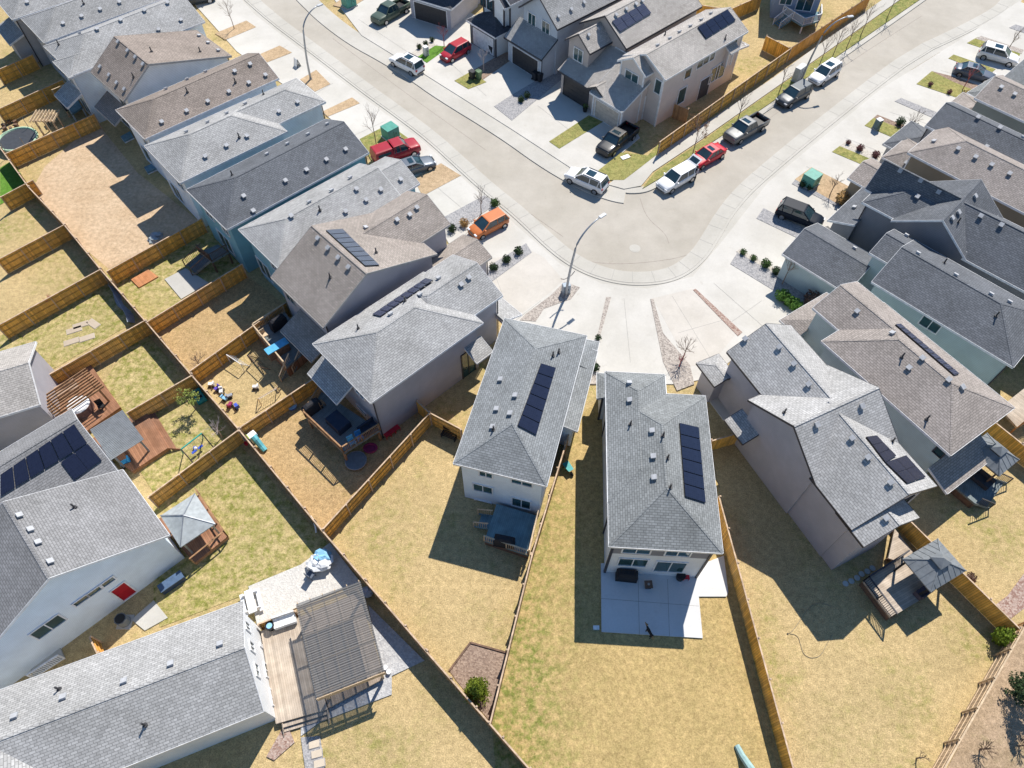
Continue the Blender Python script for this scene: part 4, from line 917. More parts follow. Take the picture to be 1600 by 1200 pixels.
    else: cabin(r0, r1, f1, f0, 'windows')
    wr = .36 if kind in ('pickup', 'suv') else .32
    for fx in (.175, .815):
        for s in (1, -1):
            w_ = MB(); M = Matrix.Rotation(R(90), 3, 'X'); w_.cyl((X(fx), s * (W - .1) + .115, wr), wr, .23, 18, M=M); wo = w_.build('wheel', TYRE, t)
            q = MB(); q.cyl((X(fx), s * (W + .022) + (.01 if s > 0 else 0), wr), wr * .66, .012, 14, M=M); q.build('rim', RIM, wo)
    for s in (1, -1):
        q = MB(); q.box((X(.975), s * W * .66, .74 if kind != 'pickup' else .92), (.16, .34, .13)); q.build('headlight', plain('lamp_glass', (.7, .72, .75), .2), t)
        q = MB(); q.box((X(.012), s * W * .72, .86 if kind != 'pickup' else 1.0), (.1, .22, .2 if kind != 'sedan' else .12)); q.build('tail_light', plain('tail_red', (.35, .02, .025), .3), t)
        q = MB(); q.box((X(f0 - .05), s * (W + .06), belt + .06), (.12, .18, .13)); q.build('mirror', pm, t)
    q = MB(); q.box((X(.992), 0, .58), (.06, W * 1.05, .2)); q.box((X(.995), 0, .36), (.06, W * 1.3, .1)); q.build('grille', BLACK, t)
    q = MB(); q.box((X(.004), 0, .42), (.07, W * 1.4, .16)); q.build('rear_bumper', BLACK, t)
    if hatch:
        q = MB(); q.beam((X(.08), 0, h - .02), (X(-.10), 0, h + .42), 1.3, .06); ho = q.build('tailgate', pm, t)
        q = MB(); q.beam((X(.05), 0, h + .09), (X(-.06), 0, h + .345), 1.05, .02); q.build('rear_window', CGLASS, ho)
    return t
WHT = ('white', (.8, .8, .8)); 
def vehicles():
    car('dark green pickup truck parked on the driveway at the top of the photo', 'pickup truck', ('green', (.07, .1, .075)), 'pickup', (587, 36), (634, 9), group=VEH)
    car('white suv with a black roof driving down the left street away from the camera', 'suv', WHT, 'suv', (617, 93), (655, 112), sunroof=True, rails=True, group=VEH)
    car('red hatchback on the driveway beside the bright green turf strip', 'hatchback', ('red', (.4, .02, .035)), 'hatch', (695, 92), (728, 74), group=VEH)
    car('red pickup truck with a canopy over its bed near the green transformer box', 'pickup truck', ('crimson', (.36, .015, .03)), 'pickup', (646, 231), (592, 250), L=5.3, canopy=True, group=VEH)
    car('blue grey sedan partly hidden by the pale grey roof, next to the red pickup', 'sedan', ('bluegrey', (.13, .15, .18)), 'sedan', (666, 256), (628, 268), metal=.5, sunroof=True, group=VEH)
    car('small orange suv parked on the driveway beside the gravel strip', 'suv', ('orange', (.55, .17, .05)), 'hatch', (740, 366), (786, 342), group=VEH)
    car('black pickup truck parked nose out on the beige corner house driveway', 'pickup truck', ('black', (.02, .022, .027)), 'pickup', (942, 240), (985, 205), sunroof=True, group=VEH)
    car('white suv driving round the inside corner of the street', 'suv', WHT, 'suv', (893, 274), (939, 294), rails=True, roof=paint('white', (.8, .8, .8)), sunroof=True, group=VEH)
    car('white suv at the verge with its tailgate open and a person behind it', 'suv', WHT, 'suv', (1036, 294), (1076, 271), hatch=True, sunroof=False, group=VEH)
    car('bright red sedan with a small sunroof parked at the verge', 'sedan', ('bright_red', (.55, .012, .03)), 'sedan', (1084, 257), (1124, 235), sunroof=True, group=VEH)
    car('silver grey pickup truck parked at the verge beside a thin street tree', 'pickup truck', ('pewter', (.13, .135, .14)), 'pickup', (1138, 220), (1190, 190), metal=.4, sunroof=True, group=VEH)
    car('dark grey suv parked by the curved lamp post and grey cabinet', 'suv', ('gunmetal', (.07, .08, .09)), 'suv', (1221, 162), (1257, 142), L=4.8, metal=.3, group=VEH)
    car('white suv with a dark sunroof, last in the row along the verge', 'suv', WHT, 'suv', (1268, 131), (1306, 106), sunroof=True, group=VEH)
    car('white suv with blue tinted windows parked on the upper right driveway', 'suv', WHT, 'suv', (1584, 97), (1534, 83), sunroof=True, group=VEH)
    car('dark blue grey sedan on the right driveway next to the white suv', 'sedan', ('slate', (.11, .13, .17)), 'sedan', (1549, 123), (1494, 109), sunroof=True, metal=.3, group=VEH)
    car('black suv parked nose down on the right hand driveway by the wheelie bins', 'suv', ('navy_black', (.012, .018, .03)), 'suv', (1277, 350), (1221, 329), group=VEH)
    car('dark suv cut off by the top edge of the photo near the bare tree bed', 'suv', ('night', (.04, .05, .06)), 'suv', (326, -4), (290, 4), group=VEH)
vehicles()

# ------------------------------------------------------------------ decks, gazebos, pergolas
def lframe(a, b):
    d = (b - a).xy.normalized(); rz = math.atan2(d.y, d.x); o = Vector((a.x, a.y, 0)); M = Matrix.Rotation(-rz, 3, 'Z')
    return o, rz, (lambda p: M @ (Vector(p) - o))
def railing(m, a, b, kind, h=0.95):
    L = (b - a).length; n = max(1, round(L / 1.6)); up = Vector((0, 0, 1))
    m.beam(a + up * h, b + up * h, .11, .05)
    for i in range(n + 1): p = a.lerp(b, i / n); m.beam(p, p + up * (h + .03), .09)
    if kind == 'bal':
        m.beam(a + up * .1, b + up * .1, .05, .05)
        for i in range(1, int(L / .14)): p = a.lerp(b, i * .14 / L); m.beam(p + up * .1, p + up * h, .035)
    elif kind == 'glass':
        m.beam(a + up * .1, b + up * .1, .05, .05)
def deck(label, pts, z, mat, rails=(), rk='bal', rm=None, skirt=None, stairs=(), group=None):
    W_ = [at(x, y, z) for x, y in pts]; o, rz, f = lframe(W_[0], W_[1]); t = thing('deck', label, 'deck', o, rz, group)
    Lc = [f(p) for p in W_]; m = MB(); A = sum(Lc[i].x * Lc[(i + 1) % len(Lc)].y - Lc[(i + 1) % len(Lc)].x * Lc[i].y for i in range(len(Lc)))
    if A < 0: Lr = Lc[::-1]
    else: Lr = Lc
    m.face(Lr); m.face([p - Vector((0, 0, .2)) for p in Lr[::-1]])
    for i in range(len(Lr)): a, b = Lr[i], Lr[(i + 1) % len(Lr)]; m.face([a - Vector((0, 0, .2)), b - Vector((0, 0, .2)), b, a])
    m.build('floor', mat, t)
    for (i, j) in rails:
        r = MB(); railing(r, Lc[i], Lc[j], rk); ro = r.build('railing', rm or TIMBER, t)
        if rk == 'glass':
            g = MB(); a, b = Lc[i], Lc[j]; g.beam(a + Vector((0, 0, .52)), b + Vector((0, 0, .52)), .015, .74); g.build('railing_panel', rglass(), ro)
    if z > .35:
        c = sum((p for p in Lc), Vector()) / len(Lc)
        for p in Lc: q = p.lerp(c, .06); l = MB(); l.box((q.x, q.y, (z - .2) / 2), (.14, .14, z - .2)); l.build('leg', rm or TIMBER, t)
    if skirt:
        s = MB(); c = sum((p for p in Lc), Vector()) / len(Lc)
        for i in range(len(Lc)):
            a, b = Lc[i].lerp(c, .015), Lc[(i + 1) % len(Lc)].lerp(c, .015); s.beam((a.x, a.y, (z - .2) / 2), (b.x, b.y, (z - .2) / 2), .03, z - .22)
        s.build('skirt', skirt, t)
    for (A_, B_, C_) in stairs:
        a, b, c = f(at(*A_, z)), f(at(*B_, z)), f(at(*C_, 0)); mid = (a + b) / 2; d = c - mid; d.z = 0; n = max(2, round(z / .18)); s = MB(); side = (b - a); wd = side.length
        tr = min(.3, d.length / n); dn = d.normalized(); sd_ = side.normalized(); M = Matrix((dn, sd_, Vector((0, 0, 1)))).transposed()
        for k in range(1, n):
            h = z - k * z / n; p = mid + dn * tr * (k - .5); s.box((p.x, p.y, h - .025), (tr + .02, wd, .05), M)
        for sg in (-1, 1): s.beam(mid + sd_ * sg * (wd / 2 - .03) + Vector((0, 0, -.1)), mid + dn * tr * n + sd_ * sg * (wd / 2 - .03) - Vector((0, 0, z - .05)), .05, .22)
        s.build('stairs', mat, t)
        if rails and z > .5:
            for sg in (-1, 1):
                r = MB(); p0 = mid + sd_ * sg * (wd / 2 - .02); p1 = p0 + dn * tr * n; p1.z = 0
                r.beam(p0 + Vector((0, 0, .9)), p1 + Vector((0, 0, .9)), .09, .05); r.beam(p1, p1 + Vector((0, 0, .92)), .08)
                for k in range(1, int(tr * n / .16)): q = p0.lerp(p1, k * .16 / (tr * n)); r.beam(q + Vector((0, 0, .05)), q + Vector((0, 0, .9)), .03)
                r.build('stair_rail', rm or TIMBER, t)
    return t
def rglass():
    if 'railing_glass' in MATS: return MATS['railing_glass']
    m, n, b = nodes('railing_glass', .1); b.inputs['Base Color'].default_value = (.45, .5, .55, 1); b.inputs['Alpha'].default_value = .45; MATS['railing_glass'] = m; return m
def quadframe(pxs, z):
    P = [at(x, y, z) for x, y in pxs]; o, rz, f = lframe(P[0], P[1]); Q = [f(p) for p in P]
    x0 = (Q[0].x + Q[3].x) / 2; x1 = (Q[1].x + Q[2].x) / 2; y0 = (Q[0].y + Q[1].y) / 2; y1 = (Q[2].y + Q[3].y) / 2
    return o, rz, x0, x1, y0, y1
def quadnear(pxs, z):
    P = [at(x, y, z) for x, y in pxs]; o, rz, f = lframe(P[0], P[1]); return f(P[3]).y
def gazebo(label, pxs, z, rise, mat, pm, base=0.0, cup=True, seams=True, curt=False):
    o, rz, x0, x1, y0, y1 = quadframe(pxs, z); t = thing('gazebo', label, 'gazebo', o, rz)
    if y0 > y1: y0, y1 = y1, y0
    cx, cy = (x0 + x1) / 2, (y0 + y1) / 2; ap = Vector((cx, cy, z + rise)); m = MB()
    C = [Vector((x0, y0, z)), Vector((x1, y0, z)), Vector((x1, y1, z)), Vector((x0, y1, z))]
    for k in range(4): m.face([C[k], C[(k + 1) % 4], ap]); m.face([C[(k + 1) % 4] - Vector((0, 0, .05)), C[k] - Vector((0, 0, .05)), ap - Vector((0, 0, .05))]); m.face([C[k] - Vector((0, 0, .1)), C[(k + 1) % 4] - Vector((0, 0, .1)), C[(k + 1) % 4], C[k]])
    ro = m.build('roof', mat, t)
    s = MB()
    for k in range(4): s.beam(C[k] + Vector((0, 0, .02)), ap + Vector((0, 0, .02)), .07, .04)
    if seams:
        for k in range(4):
            a, b = C[k], C[(k + 1) % 4]; n = max(3, int((b - a).length / .45))
            for i in range(1, n):
                p = a.lerp(b, i / n); q = min(i / n, 1 - i / n) * 2; e = p.lerp(ap + (p - (a + b) / 2) * (1 - q) * 0, 0)
                d = ((a + b) / 2 - p); e = p + (ap - (a + b) / 2) * q; s.beam(p + Vector((0, 0, .015)), e + Vector((0, 0, .015)), .03, .03)
    s.build('roof_rib', pm if not seams else mat, ro)
    if cup:
        c = MB(); r = min(x1 - x0, y1 - y0) * .19; zc = z + rise * .9
        D = [Vector((cx - r, cy - r, zc)), Vector((cx + r, cy - r, zc)), Vector((cx + r, cy + r, zc)), Vector((cx - r, cy + r, zc))]; a2 = Vector((cx, cy, zc + rise * .42))
        for k in range(4): c.face([D[k], D[(k + 1) % 4], a2]); c.face([D[(k + 1) % 4], D[k], D[k] - Vector((0, 0, .06)), D[(k + 1) % 4] - Vector((0, 0, .06))])
        c.build('roof_vent', mat, ro); c = MB(); c.box((cx, cy, z + rise * .8), (r * 1.7, r * 1.7, rise * .24)); c.build('vent_gap_shade', BLACK, ro)  # black box stands in for the shade inside the open vent gap
    for (x, y) in ((x0 + .25, y0 + .25), (x1 - .25, y0 + .25), (x1 - .25, y1 - .25), (x0 + .25, y1 - .25)):
        p = MB(); p.box((x, y, (base + z) / 2), (.13, .13, z - base)); p.build('post', pm, t)
        if curt: q = MB(); q.box((x, y, (base + z) / 2 - .1), (.28, .28, z - base - .4)); q.build('curtain', curt, t)
    b = MB()
    for k in range(4): b.beam(C[k] * .94 + Vector((cx, cy, z)) * .06 - Vector((0, 0, .12)), C[(k + 1) % 4] * .94 + Vector((cx, cy, z)) * .06 - Vector((0, 0, .12)), .09, .14)
    b.build('beam', pm, t); return t
def pergola(label, pxs, z, mat, n, along='x', base=0.0, slat=(.05, .16), cover=None, posts=True, over=.25, cross=2, calong=None):
    o, rz, x0, x1, y0, y1 = quadframe(pxs, z); t = thing('pergola', label, 'pergola', o, rz)
    if y0 > y1: y0, y1 = y1, y0
    for i in range(cross):
        b = MB(); q = i / max(1, cross - 1)
        if along == 'x': x = x0 + .3 + (x1 - x0 - .6) * q; b.box((x, (y0 + y1) / 2, z - slat[1] - .08), (.1, y1 - y0, .18))
        else: y = y0 + .3 + (y1 - y0 - .6) * q; b.box(((x0 + x1) / 2, y, z - slat[1] - .08), (x1 - x0, .1, .18))
        b.build('beam', mat, t)
    for i in range(n):
        q = i / (n - 1); m = MB()
        if along == 'x': m.box(((x0 + x1) / 2, y0 + (y1 - y0) * q, z - slat[1] / 2), (x1 - x0 + over, slat[0], slat[1]))
        else: m.box((x0 + (x1 - x0) * q, (y0 + y1) / 2, z - slat[1] / 2), (slat[0], y1 - y0 + over, slat[1]))
        m.build('slat', mat, t)
    if posts:
        for x, y in ((x0 + .3, y0 + .3), (x1 - .3, y0 + .3), (x1 - .3, y1 - .3), (x0 + .3, y1 - .3)): p = MB(); p.box((x, y, (base + z - slat[1]) / 2), (.15, .15, z - slat[1] - base)); p.build('post', mat, t)
    if cover:
        along = calong or along; c = MB(); nn = int((y1 - y0) / .11) if along == 'x' else int((x1 - x0) / .11); pts = []
        for i in range(nn + 1):
            q = i / nn; zz = z + .03 + (.028 if i % 2 else 0)
            pts.append((Vector((x0 - .1, y0 + (y1 - y0) * q, zz)), Vector((x1 + .1, y0 + (y1 - y0) * q, zz)))if along == 'x' else (Vector((x0 + (x1 - x0) * q, y0 - .1, zz)), Vector((x0 + (x1 - x0) * q, y1 + .1, zz))))
        for a, b in zip(pts, pts[1:]): c.face([a[0], a[1], b[1], b[0]])
        c.build('cover_sheet', cover, t)
        yn = min(y0, y1) - .06 if quadnear(pxs, z) < 0 else max(y0, y1) + .06; fb = MB(); fb.box(((x0 + x1) / 2, yn, z - .22), (x1 - x0 + .2, .04, .55)); fb.build('fascia_board', mat, t)
    return t
def poly_mat():
    m, n, b = nodes('smoked_sheet', .25, 0, .4); b.inputs['Alpha'].default_value = .74
    sp = N(n, 'ShaderNodeSeparateXYZ'); n.links.new(objc(n), sp.inputs[0]); d = N(n, 'ShaderNodeMath', operation='DIVIDE'); n.links.new(sp.outputs[1], d.inputs[0]); d.inputs[1].default_value = .15
    f = N(n, 'ShaderNodeMath', operation='FRACT'); n.links.new(d.outputs[0], f.inputs[0]); g = N(n, 'ShaderNodeMath', operation='LESS_THAN'); n.links.new(f.outputs[0], g.inputs[0]); g.inputs[1].default_value = .5
    n.links.new(mixc(n, g.outputs[0], (.075, .08, .085), (.2, .195, .19)), b.inputs['Base Color'])
    return m
    m, n, b = nodes('smoked_sheet', .25, 0, .4); b.inputs['Base Color'].default_value = (.1, .105, .115, 1); b.inputs['Alpha'].default_value = .62; return m

def structures():
    deck('low teal deck with a covered black barbecue behind the pale blue house', [(776, 787), (840, 806), (826, 868), (757, 845)], .75, TDECK, [(1, 2), (2, 3)], 'bal', PTIMBER, skirt=DTIMBER, stairs=[((770, 805), (763, 826), (741, 812))])
    deck('raised grey deck full of covered furniture behind the wide solar house', [(503, 612), (594, 672), (537, 708), (478, 652)], 1.7, GDECK, [(1, 2), (2, 3), (3, 0)], 'bal', TIMBER)
    deck('small boxed deck with skirted sides and a blue covered grill behind the brown saltbox house', [(445, 487), (484, 542), (447, 575), (399, 517)], 1.35, GDECK, [(2, 3), (3, 0)], 'bal', PTIMBER, skirt=BRDECK, stairs=[((475, 548), (455, 562), (450, 590))])
    deck('tiny wooden landing with steep stairs behind the teal sided house', [(340, 382), (357, 394), (331, 409), (312, 394)], 1.5, GDECK, [(1, 2), (2, 3)], 'bal', DTIMBER, stairs=[((318, 391), (330, 406), (296, 424))])
    deck('sunlit plank deck with black rails beside the right hand metal gazebo', [(1411, 868), (1458, 925), (1392, 965), (1349, 908)], .85, PINE, [(0, 3), (2, 3)], 'bal', DTRIM, skirt=DTIMBER)
    deck('narrow pale plank walkway between the mauve walled house and its gazebo deck', [(1398, 826), (1427, 862), (1411, 880), (1388, 872)], .6, PINE)
    deck('dark stepped deck under the far right gazebo', [(1500, 725), (1553, 747), (1524, 787), (1482, 752)], .9, GDECK, [(0, 3)], 'bal', DTRIM, skirt=DTIMBER, stairs=[((1553, 747), (1524, 787), (1560, 775))])
    deck('wooden side deck at the right edge beyond the brown hip roof', [(1562, 637), (1600, 607), (1640, 640), (1590, 668)], 1.2, PINE, [(2, 3)], 'bal', TIMBER)
    deck('terracotta brown deck under the slatted pergola and hot tub', [(60, 603), (132, 556), (188, 636), (126, 680)], .45, BRDECK, skirt=TIMBER)
    deck('red brown stepped deck beneath the louvred metal pergola', [(142, 686), (226, 640), (262, 700), (206, 737)], .5, BRDECK, skirt=TIMBER, stairs=[((226, 640), (262, 700), (275, 672))])
    deck('brown deck under the pale metal gazebo beside the pale blue house', [(245, 812), (312, 772), (356, 838), (304, 880)], .5, BRDECK, [(1, 2), (2, 3)], 'open', TIMBER, skirt=TIMBER)
    deck('long pale plank deck along the white rear wall of the bottom house', [(407, 986), (468, 964), (512, 1108), (431, 1131)], .5, PINE, skirt=TIMBER, stairs=[((440, 1130), (512, 1108), (480, 1140))])
    deck('shade toned plank floor beneath the large translucent pergola', [(469, 964), (560, 925), (600, 1060), (513, 1106)], .48, boards('shade_deck', (.36, .29, .23), 0, .14, .06, .2))  # boards coloured darker than the open deck to carry the pergola's shade
    deck('blue grey deck with white rails behind the house at the top edge', [(1222, 20), (1280, 18), (1280, 33), (1254, 40)], 1.1, TDECK, [(1, 2), (2, 3), (3, 0)], 'glass', TRIM, stairs=[((1226, 24), (1236, 31), (1212, 42))])
    deck('dark rear deck with a stair rail in the shaded yard at the upper left', [(88, 152), (112, 142), (124, 160), (102, 172)], 1.0, DKDECK, [(0, 1)], 'open', PTIMBER)
    deck('small pale blue rear landing with thin rails above the small bright pergola', [(98, 156), (116, 147), (128, 167), (112, 178)], 1.2, TDECK, [(0, 3), (0, 1)], 'open', plain('blue_white', (.5, .58, .66)))
    for l, p in (('small dark entry step below the brown roofed white house', [(188, 213), (203, 205), (208, 213), (194, 220)]), ('small dark entry step below the long brown hip roof', [(225, 261), (240, 254), (245, 262), (230, 269)])):
        t = deck(l, p, .35, TDECK, skirt=TRIM); t.name = 'entry_step'; t['category'] = 'step'
    deck('flat orange wooden platform lying on the patchy lawn', [(204, 436), (232, 421), (247, 432), (217, 449)], .14, boards('orange_pallet', (.55, .24, .1), 0, .14, .08, .15)).name = 'wood_platform'
    # gazebos
    GZ = plain('gazebo_metal', (.2, .22, .24), .5, .1); GZD = plain('gazebo_slate', (.22, .27, .31), .4, .3)
    gazebo('pale grey fabric topped gazebo between the pale blue house and the lawn', [(250, 806), (304, 771), (336, 817), (283, 856)], 2.5, .8, plain('gazebo_cloth', (.36, .39, .4), .8), STEEL, .5, cup=False, seams=False)
    gazebo('slate metal gazebo with a vented top on the sunlit plank deck', [(1411, 873), (1464, 842), (1510, 890), (1455, 927)], 2.9, 1.0, GZ, BLACK, .8)
    gazebo('slate metal gazebo at the right edge behind the brown hip roof', [(1512, 700), (1541, 677), (1594, 718), (1560, 745)], 2.9, .9, GZ, DTIMBER, .8, curt=None)
    # pergolas
    pergola('weathered brown pergola with long thin slats over a hot tub', [(66, 620), (132, 576), (162, 608), (84, 650)], 2.6, TIMBER, 10, 'x', .45, (.06, .16))
    pergola('louvred grey metal pergola over the red brown deck', [(141, 672), (192, 641), (224, 686), (172, 718)], 2.5, plain('louvre_metal', (.2, .215, .23), .5, .1), 26, 'x', .5, (.105, .05), over=0)
    pergola('large timber pergola roofed with smoky corrugated sheet', [(461, 945), (560, 909), (600, 1050), (500, 1088)], 2.9, PTIMBER, 6, 'y', .5, (.05, .14), cover=poly_mat(), cross=4, calong='x')
    pergola('small bright wooden pergola of scalloped rafters above the trampoline', [(43, 172), (84, 172), (93, 182), (56, 194)], 2.5, PTIMBER, 8, 'y', 0, (.07, .2))
structures()

# ------------------------------------------------------------------ street furniture, plants, people, yard things
def lamp_post(label, base, head, H=7.6, brackets=False, box=None):
    b, h = at(*base), at(*head, H); o = b.copy(); t = thing('street_lamp', label, 'street lamp', o, 0, 'curved street lamps')
    d = h - b; d.z = 0; L = d.length; u = d.normalized(); P = []
    for k in range(17):
        q = k / 16; ang = q * math.pi / 2
        if q < .5: P.append(u * (L * .16 * (q / .5) ** 2) + Vector((0, 0, H * .98 * q * 1.45)))
        else:
            s = (q - .5) / .5; P.append(u * (L * (.16 + .84 * (1 - math.cos(s * math.pi / 2)) ** 1.0)) + Vector((0, 0, H * (.71 + .30 * math.sin(s * math.pi / 2)))))
    m = MB(); m.tube(P, [.13 - .07 * k / 16 for k in range(17)], 10); m.build('pole', STEEL, t, smooth=True)
    m = MB(); m.cyl((0, 0, 0), .2, .25, 12, r2=.16); m.build('base', STEEL, t)
    m = MB(); e = P[-1]; m.beam(e - u * .1, e + u * .65 - Vector((0, 0, .05)), .3, .12); m.build('lamp_head', plain('lamp_grey', (.5, .52, .55), .4), t)
    if brackets:
        for s in (-1, 1): m = MB(); v = Vector((s * .8, .6 * s, 0)).normalized(); m.tube([Vector((0, 0, 2.6)) + u * .1, Vector((0, 0, 2.7)) + v * .45, Vector((0, 0, 3.0)) + v * .8], .05, 6); m.build('bracket', plain('bracket', (.36, .33, .3), .7), t)
def at0(p, z=.1): v = at(*p, z); return v
def bare_tree(label, base, H, seed, col=None, spread=.35, dens=5, group='young bare street trees', z=.1, tuft=None):
    g = random.Random(seed); o = at(*base, z); t = thing('bare_tree', label, 'tree', o, g.uniform(0, 6.28), group); bk = col or plain('bark', (.24, .18, .14), .9)
    tr = MB(); tr.tube([Vector((0, 0, -.1)), Vector((.02, 0, H * .3)), Vector((-.02, .03, H * .62))], [.055, .045, .03], 7); tr.build('trunk', bk, t)
    c = MB()
    def br(p, d, L, r, lv):
        q = p + d * L; mid = p + d * L * .5 + Vector((g.uniform(-.05, .05), g.uniform(-.05, .05), .03)) * L
        c.tube([p, mid, q], [r, r * .8, r * .5], 4, cap=False)
        if tuft and lv < 2: c.leaves(q, .16, 6, .07, g.random(), 1)
        if lv > 0:
            for k in range(3 if lv > 1 else 4):
                n = (d + Vector((g.gauss(0, .5), g.gauss(0, .5), g.uniform(-.05, .45)))).normalized(); br(p.lerp(q, g.uniform(.35, 1)), n, L * g.uniform(.5, .75), r * .6, lv - 1)
    for k in range(dens):
        z0 = H * g.uniform(.32, .62); a = 2 * math.pi * k / dens + g.uniform(-.4, .4); br(Vector((0, 0, z0)), Vector((math.cos(a) * spread * 1.6, math.sin(a) * spread * 1.6, 1)).normalized(), H * .32, .022, 2)
    br(Vector((-.02, .03, H * .6)), Vector((0, 0, 1)), H * .3, .025, 2)
    c.build('crown', [bk, tuft or bk], t)
def shrub(label, base, r, seed, mat, name='shrub', tall=1.0, group=None, z=.1, cnt=None):
    o = at(*base, z); t = thing(name, label, 'shrub', o, 0, group); m = MB()
    m.blob((0, 0, r * tall * .7), (r * .62, r * .62, r * tall * .7), seed, n=6, m=9, jag=.35); m.leaves((0, 0, r * tall * .9), (r, r, r * tall), cnt or 150, max(.05, r * .2), seed, 0, .35); m.leaves((r * .4, -r * .2, r * tall * .8), (r * .8, r * .6, r * tall * .8), 60, max(.05, r * .2), seed + 9, 0, .3); m.build('foliage', mat, t)
    s = MB(); s.tube([(0, 0, -.05), (0, 0, r * .5)], .03, 6); s.build('stem', plain('bark', (.24, .18, .14), .9), t)
def conifer(label, base, H, r, seed, mat, z=.05, sparse=False, name='spruce_tree'):
    g = random.Random(seed); o = at(*base, z); t = thing(name, label, 'tree', o); tr = MB(); tr.tube([(0, 0, -.1), (0, 0, H * .9)], [.09, .02], 7); tr.build('trunk', plain('bark', (.24, .18, .14), .9), t); c = MB()
    lv = int(H / .14)
    for k in range(lv):
        q = k / lv; zz = H * (.08 + .9 * q); rr = r * (1 - q) ** .75 * g.uniform(.8, 1.15); n = max(4, int(10 * (1 - q) + 4))
        for i in range(n):
            if sparse and g.random() < .45: continue
            a = g.uniform(0, 6.28); d = Vector((math.cos(a), math.sin(a), g.uniform(.15, .5))); L = rr * g.uniform(.6, 1.1)
            p0 = Vector((0, 0, zz)); c.tube([p0, p0 + d * L], [.012, .006], 3, cap=False)
            for s in range(5):
                p = p0 + d * L * (.3 + .17 * s); c.leaves(p, (.13, .13, .09), 6, .085, g.random(), 0)
    c.build('crown', mat, t)
def util_box(label, base, sz, mat, rz=0.0, name='utility_box', cat='utility box', z=.1, group=None, lid=None):
    o = at(*base, z); t = thing(name, label, cat, o, rz, group); m = MB(); x, y, h = sz; m.box((0, 0, .06), (x * 1.12, y * 1.12, .12)); m.build('plinth', concrete('slab', (.5, .49, .46)), t)
    m = MB(); A = [Vector((sx * x / 2, sy * y / 2, .12)) for sx, sy in ((-1, -1), (1, -1), (1, 1), (-1, 1))]; B = [p + Vector((0, 0, h - .2)) for p in A]; C_ = [Vector((p.x * .96, p.y * .96, h - .02)) for p in A]; m.loft([A, B, C_]); m.build('cabinet', mat, t)
    m = MB(); m.box((0, 0, h + .005), (x * 1.0, y * 1.0, .05)); m.build('lid', lid or mat, t); m = MB(); m.box((0, -y / 2 - .008, h * .5), (.03, .015, h * .6)); m.box((x * .2, -y / 2 - .02, h * .55), (.05, .04, .16)); m.build('door_seam', BLACK, t)
def bin_(label, base, mat, rz=0.0, z=.1, group='wheelie bins'):
    o = at(*base, z); t = thing('wheelie_bin', label, 'bin', o, rz, group); m = MB(); A = [Vector((sx * .22, sy * .26, .06)) for sx, sy in ((-1, -1), (1, -1), (1, 1), (-1, 1))]; B = [Vector((p.x * 1.3, p.y * 1.3, 1.0)) for p in A]; m.loft([A, B]); m.build('body', mat, t)
    m = MB(); m.box((0, 0, 1.03), (.62, .72, .06)); m.box((0, -.38, 1.0), (.5, .06, .05)); m.build('lid', mat, t)
    for s in (-1, 1): w_ = MB(); w_.cyl((s * .24 - .03, .3, .12), .12, .06, 12, M=Matrix.Rotation(R(90), 3, 'Y')); w_.build('wheel', TYRE, t)
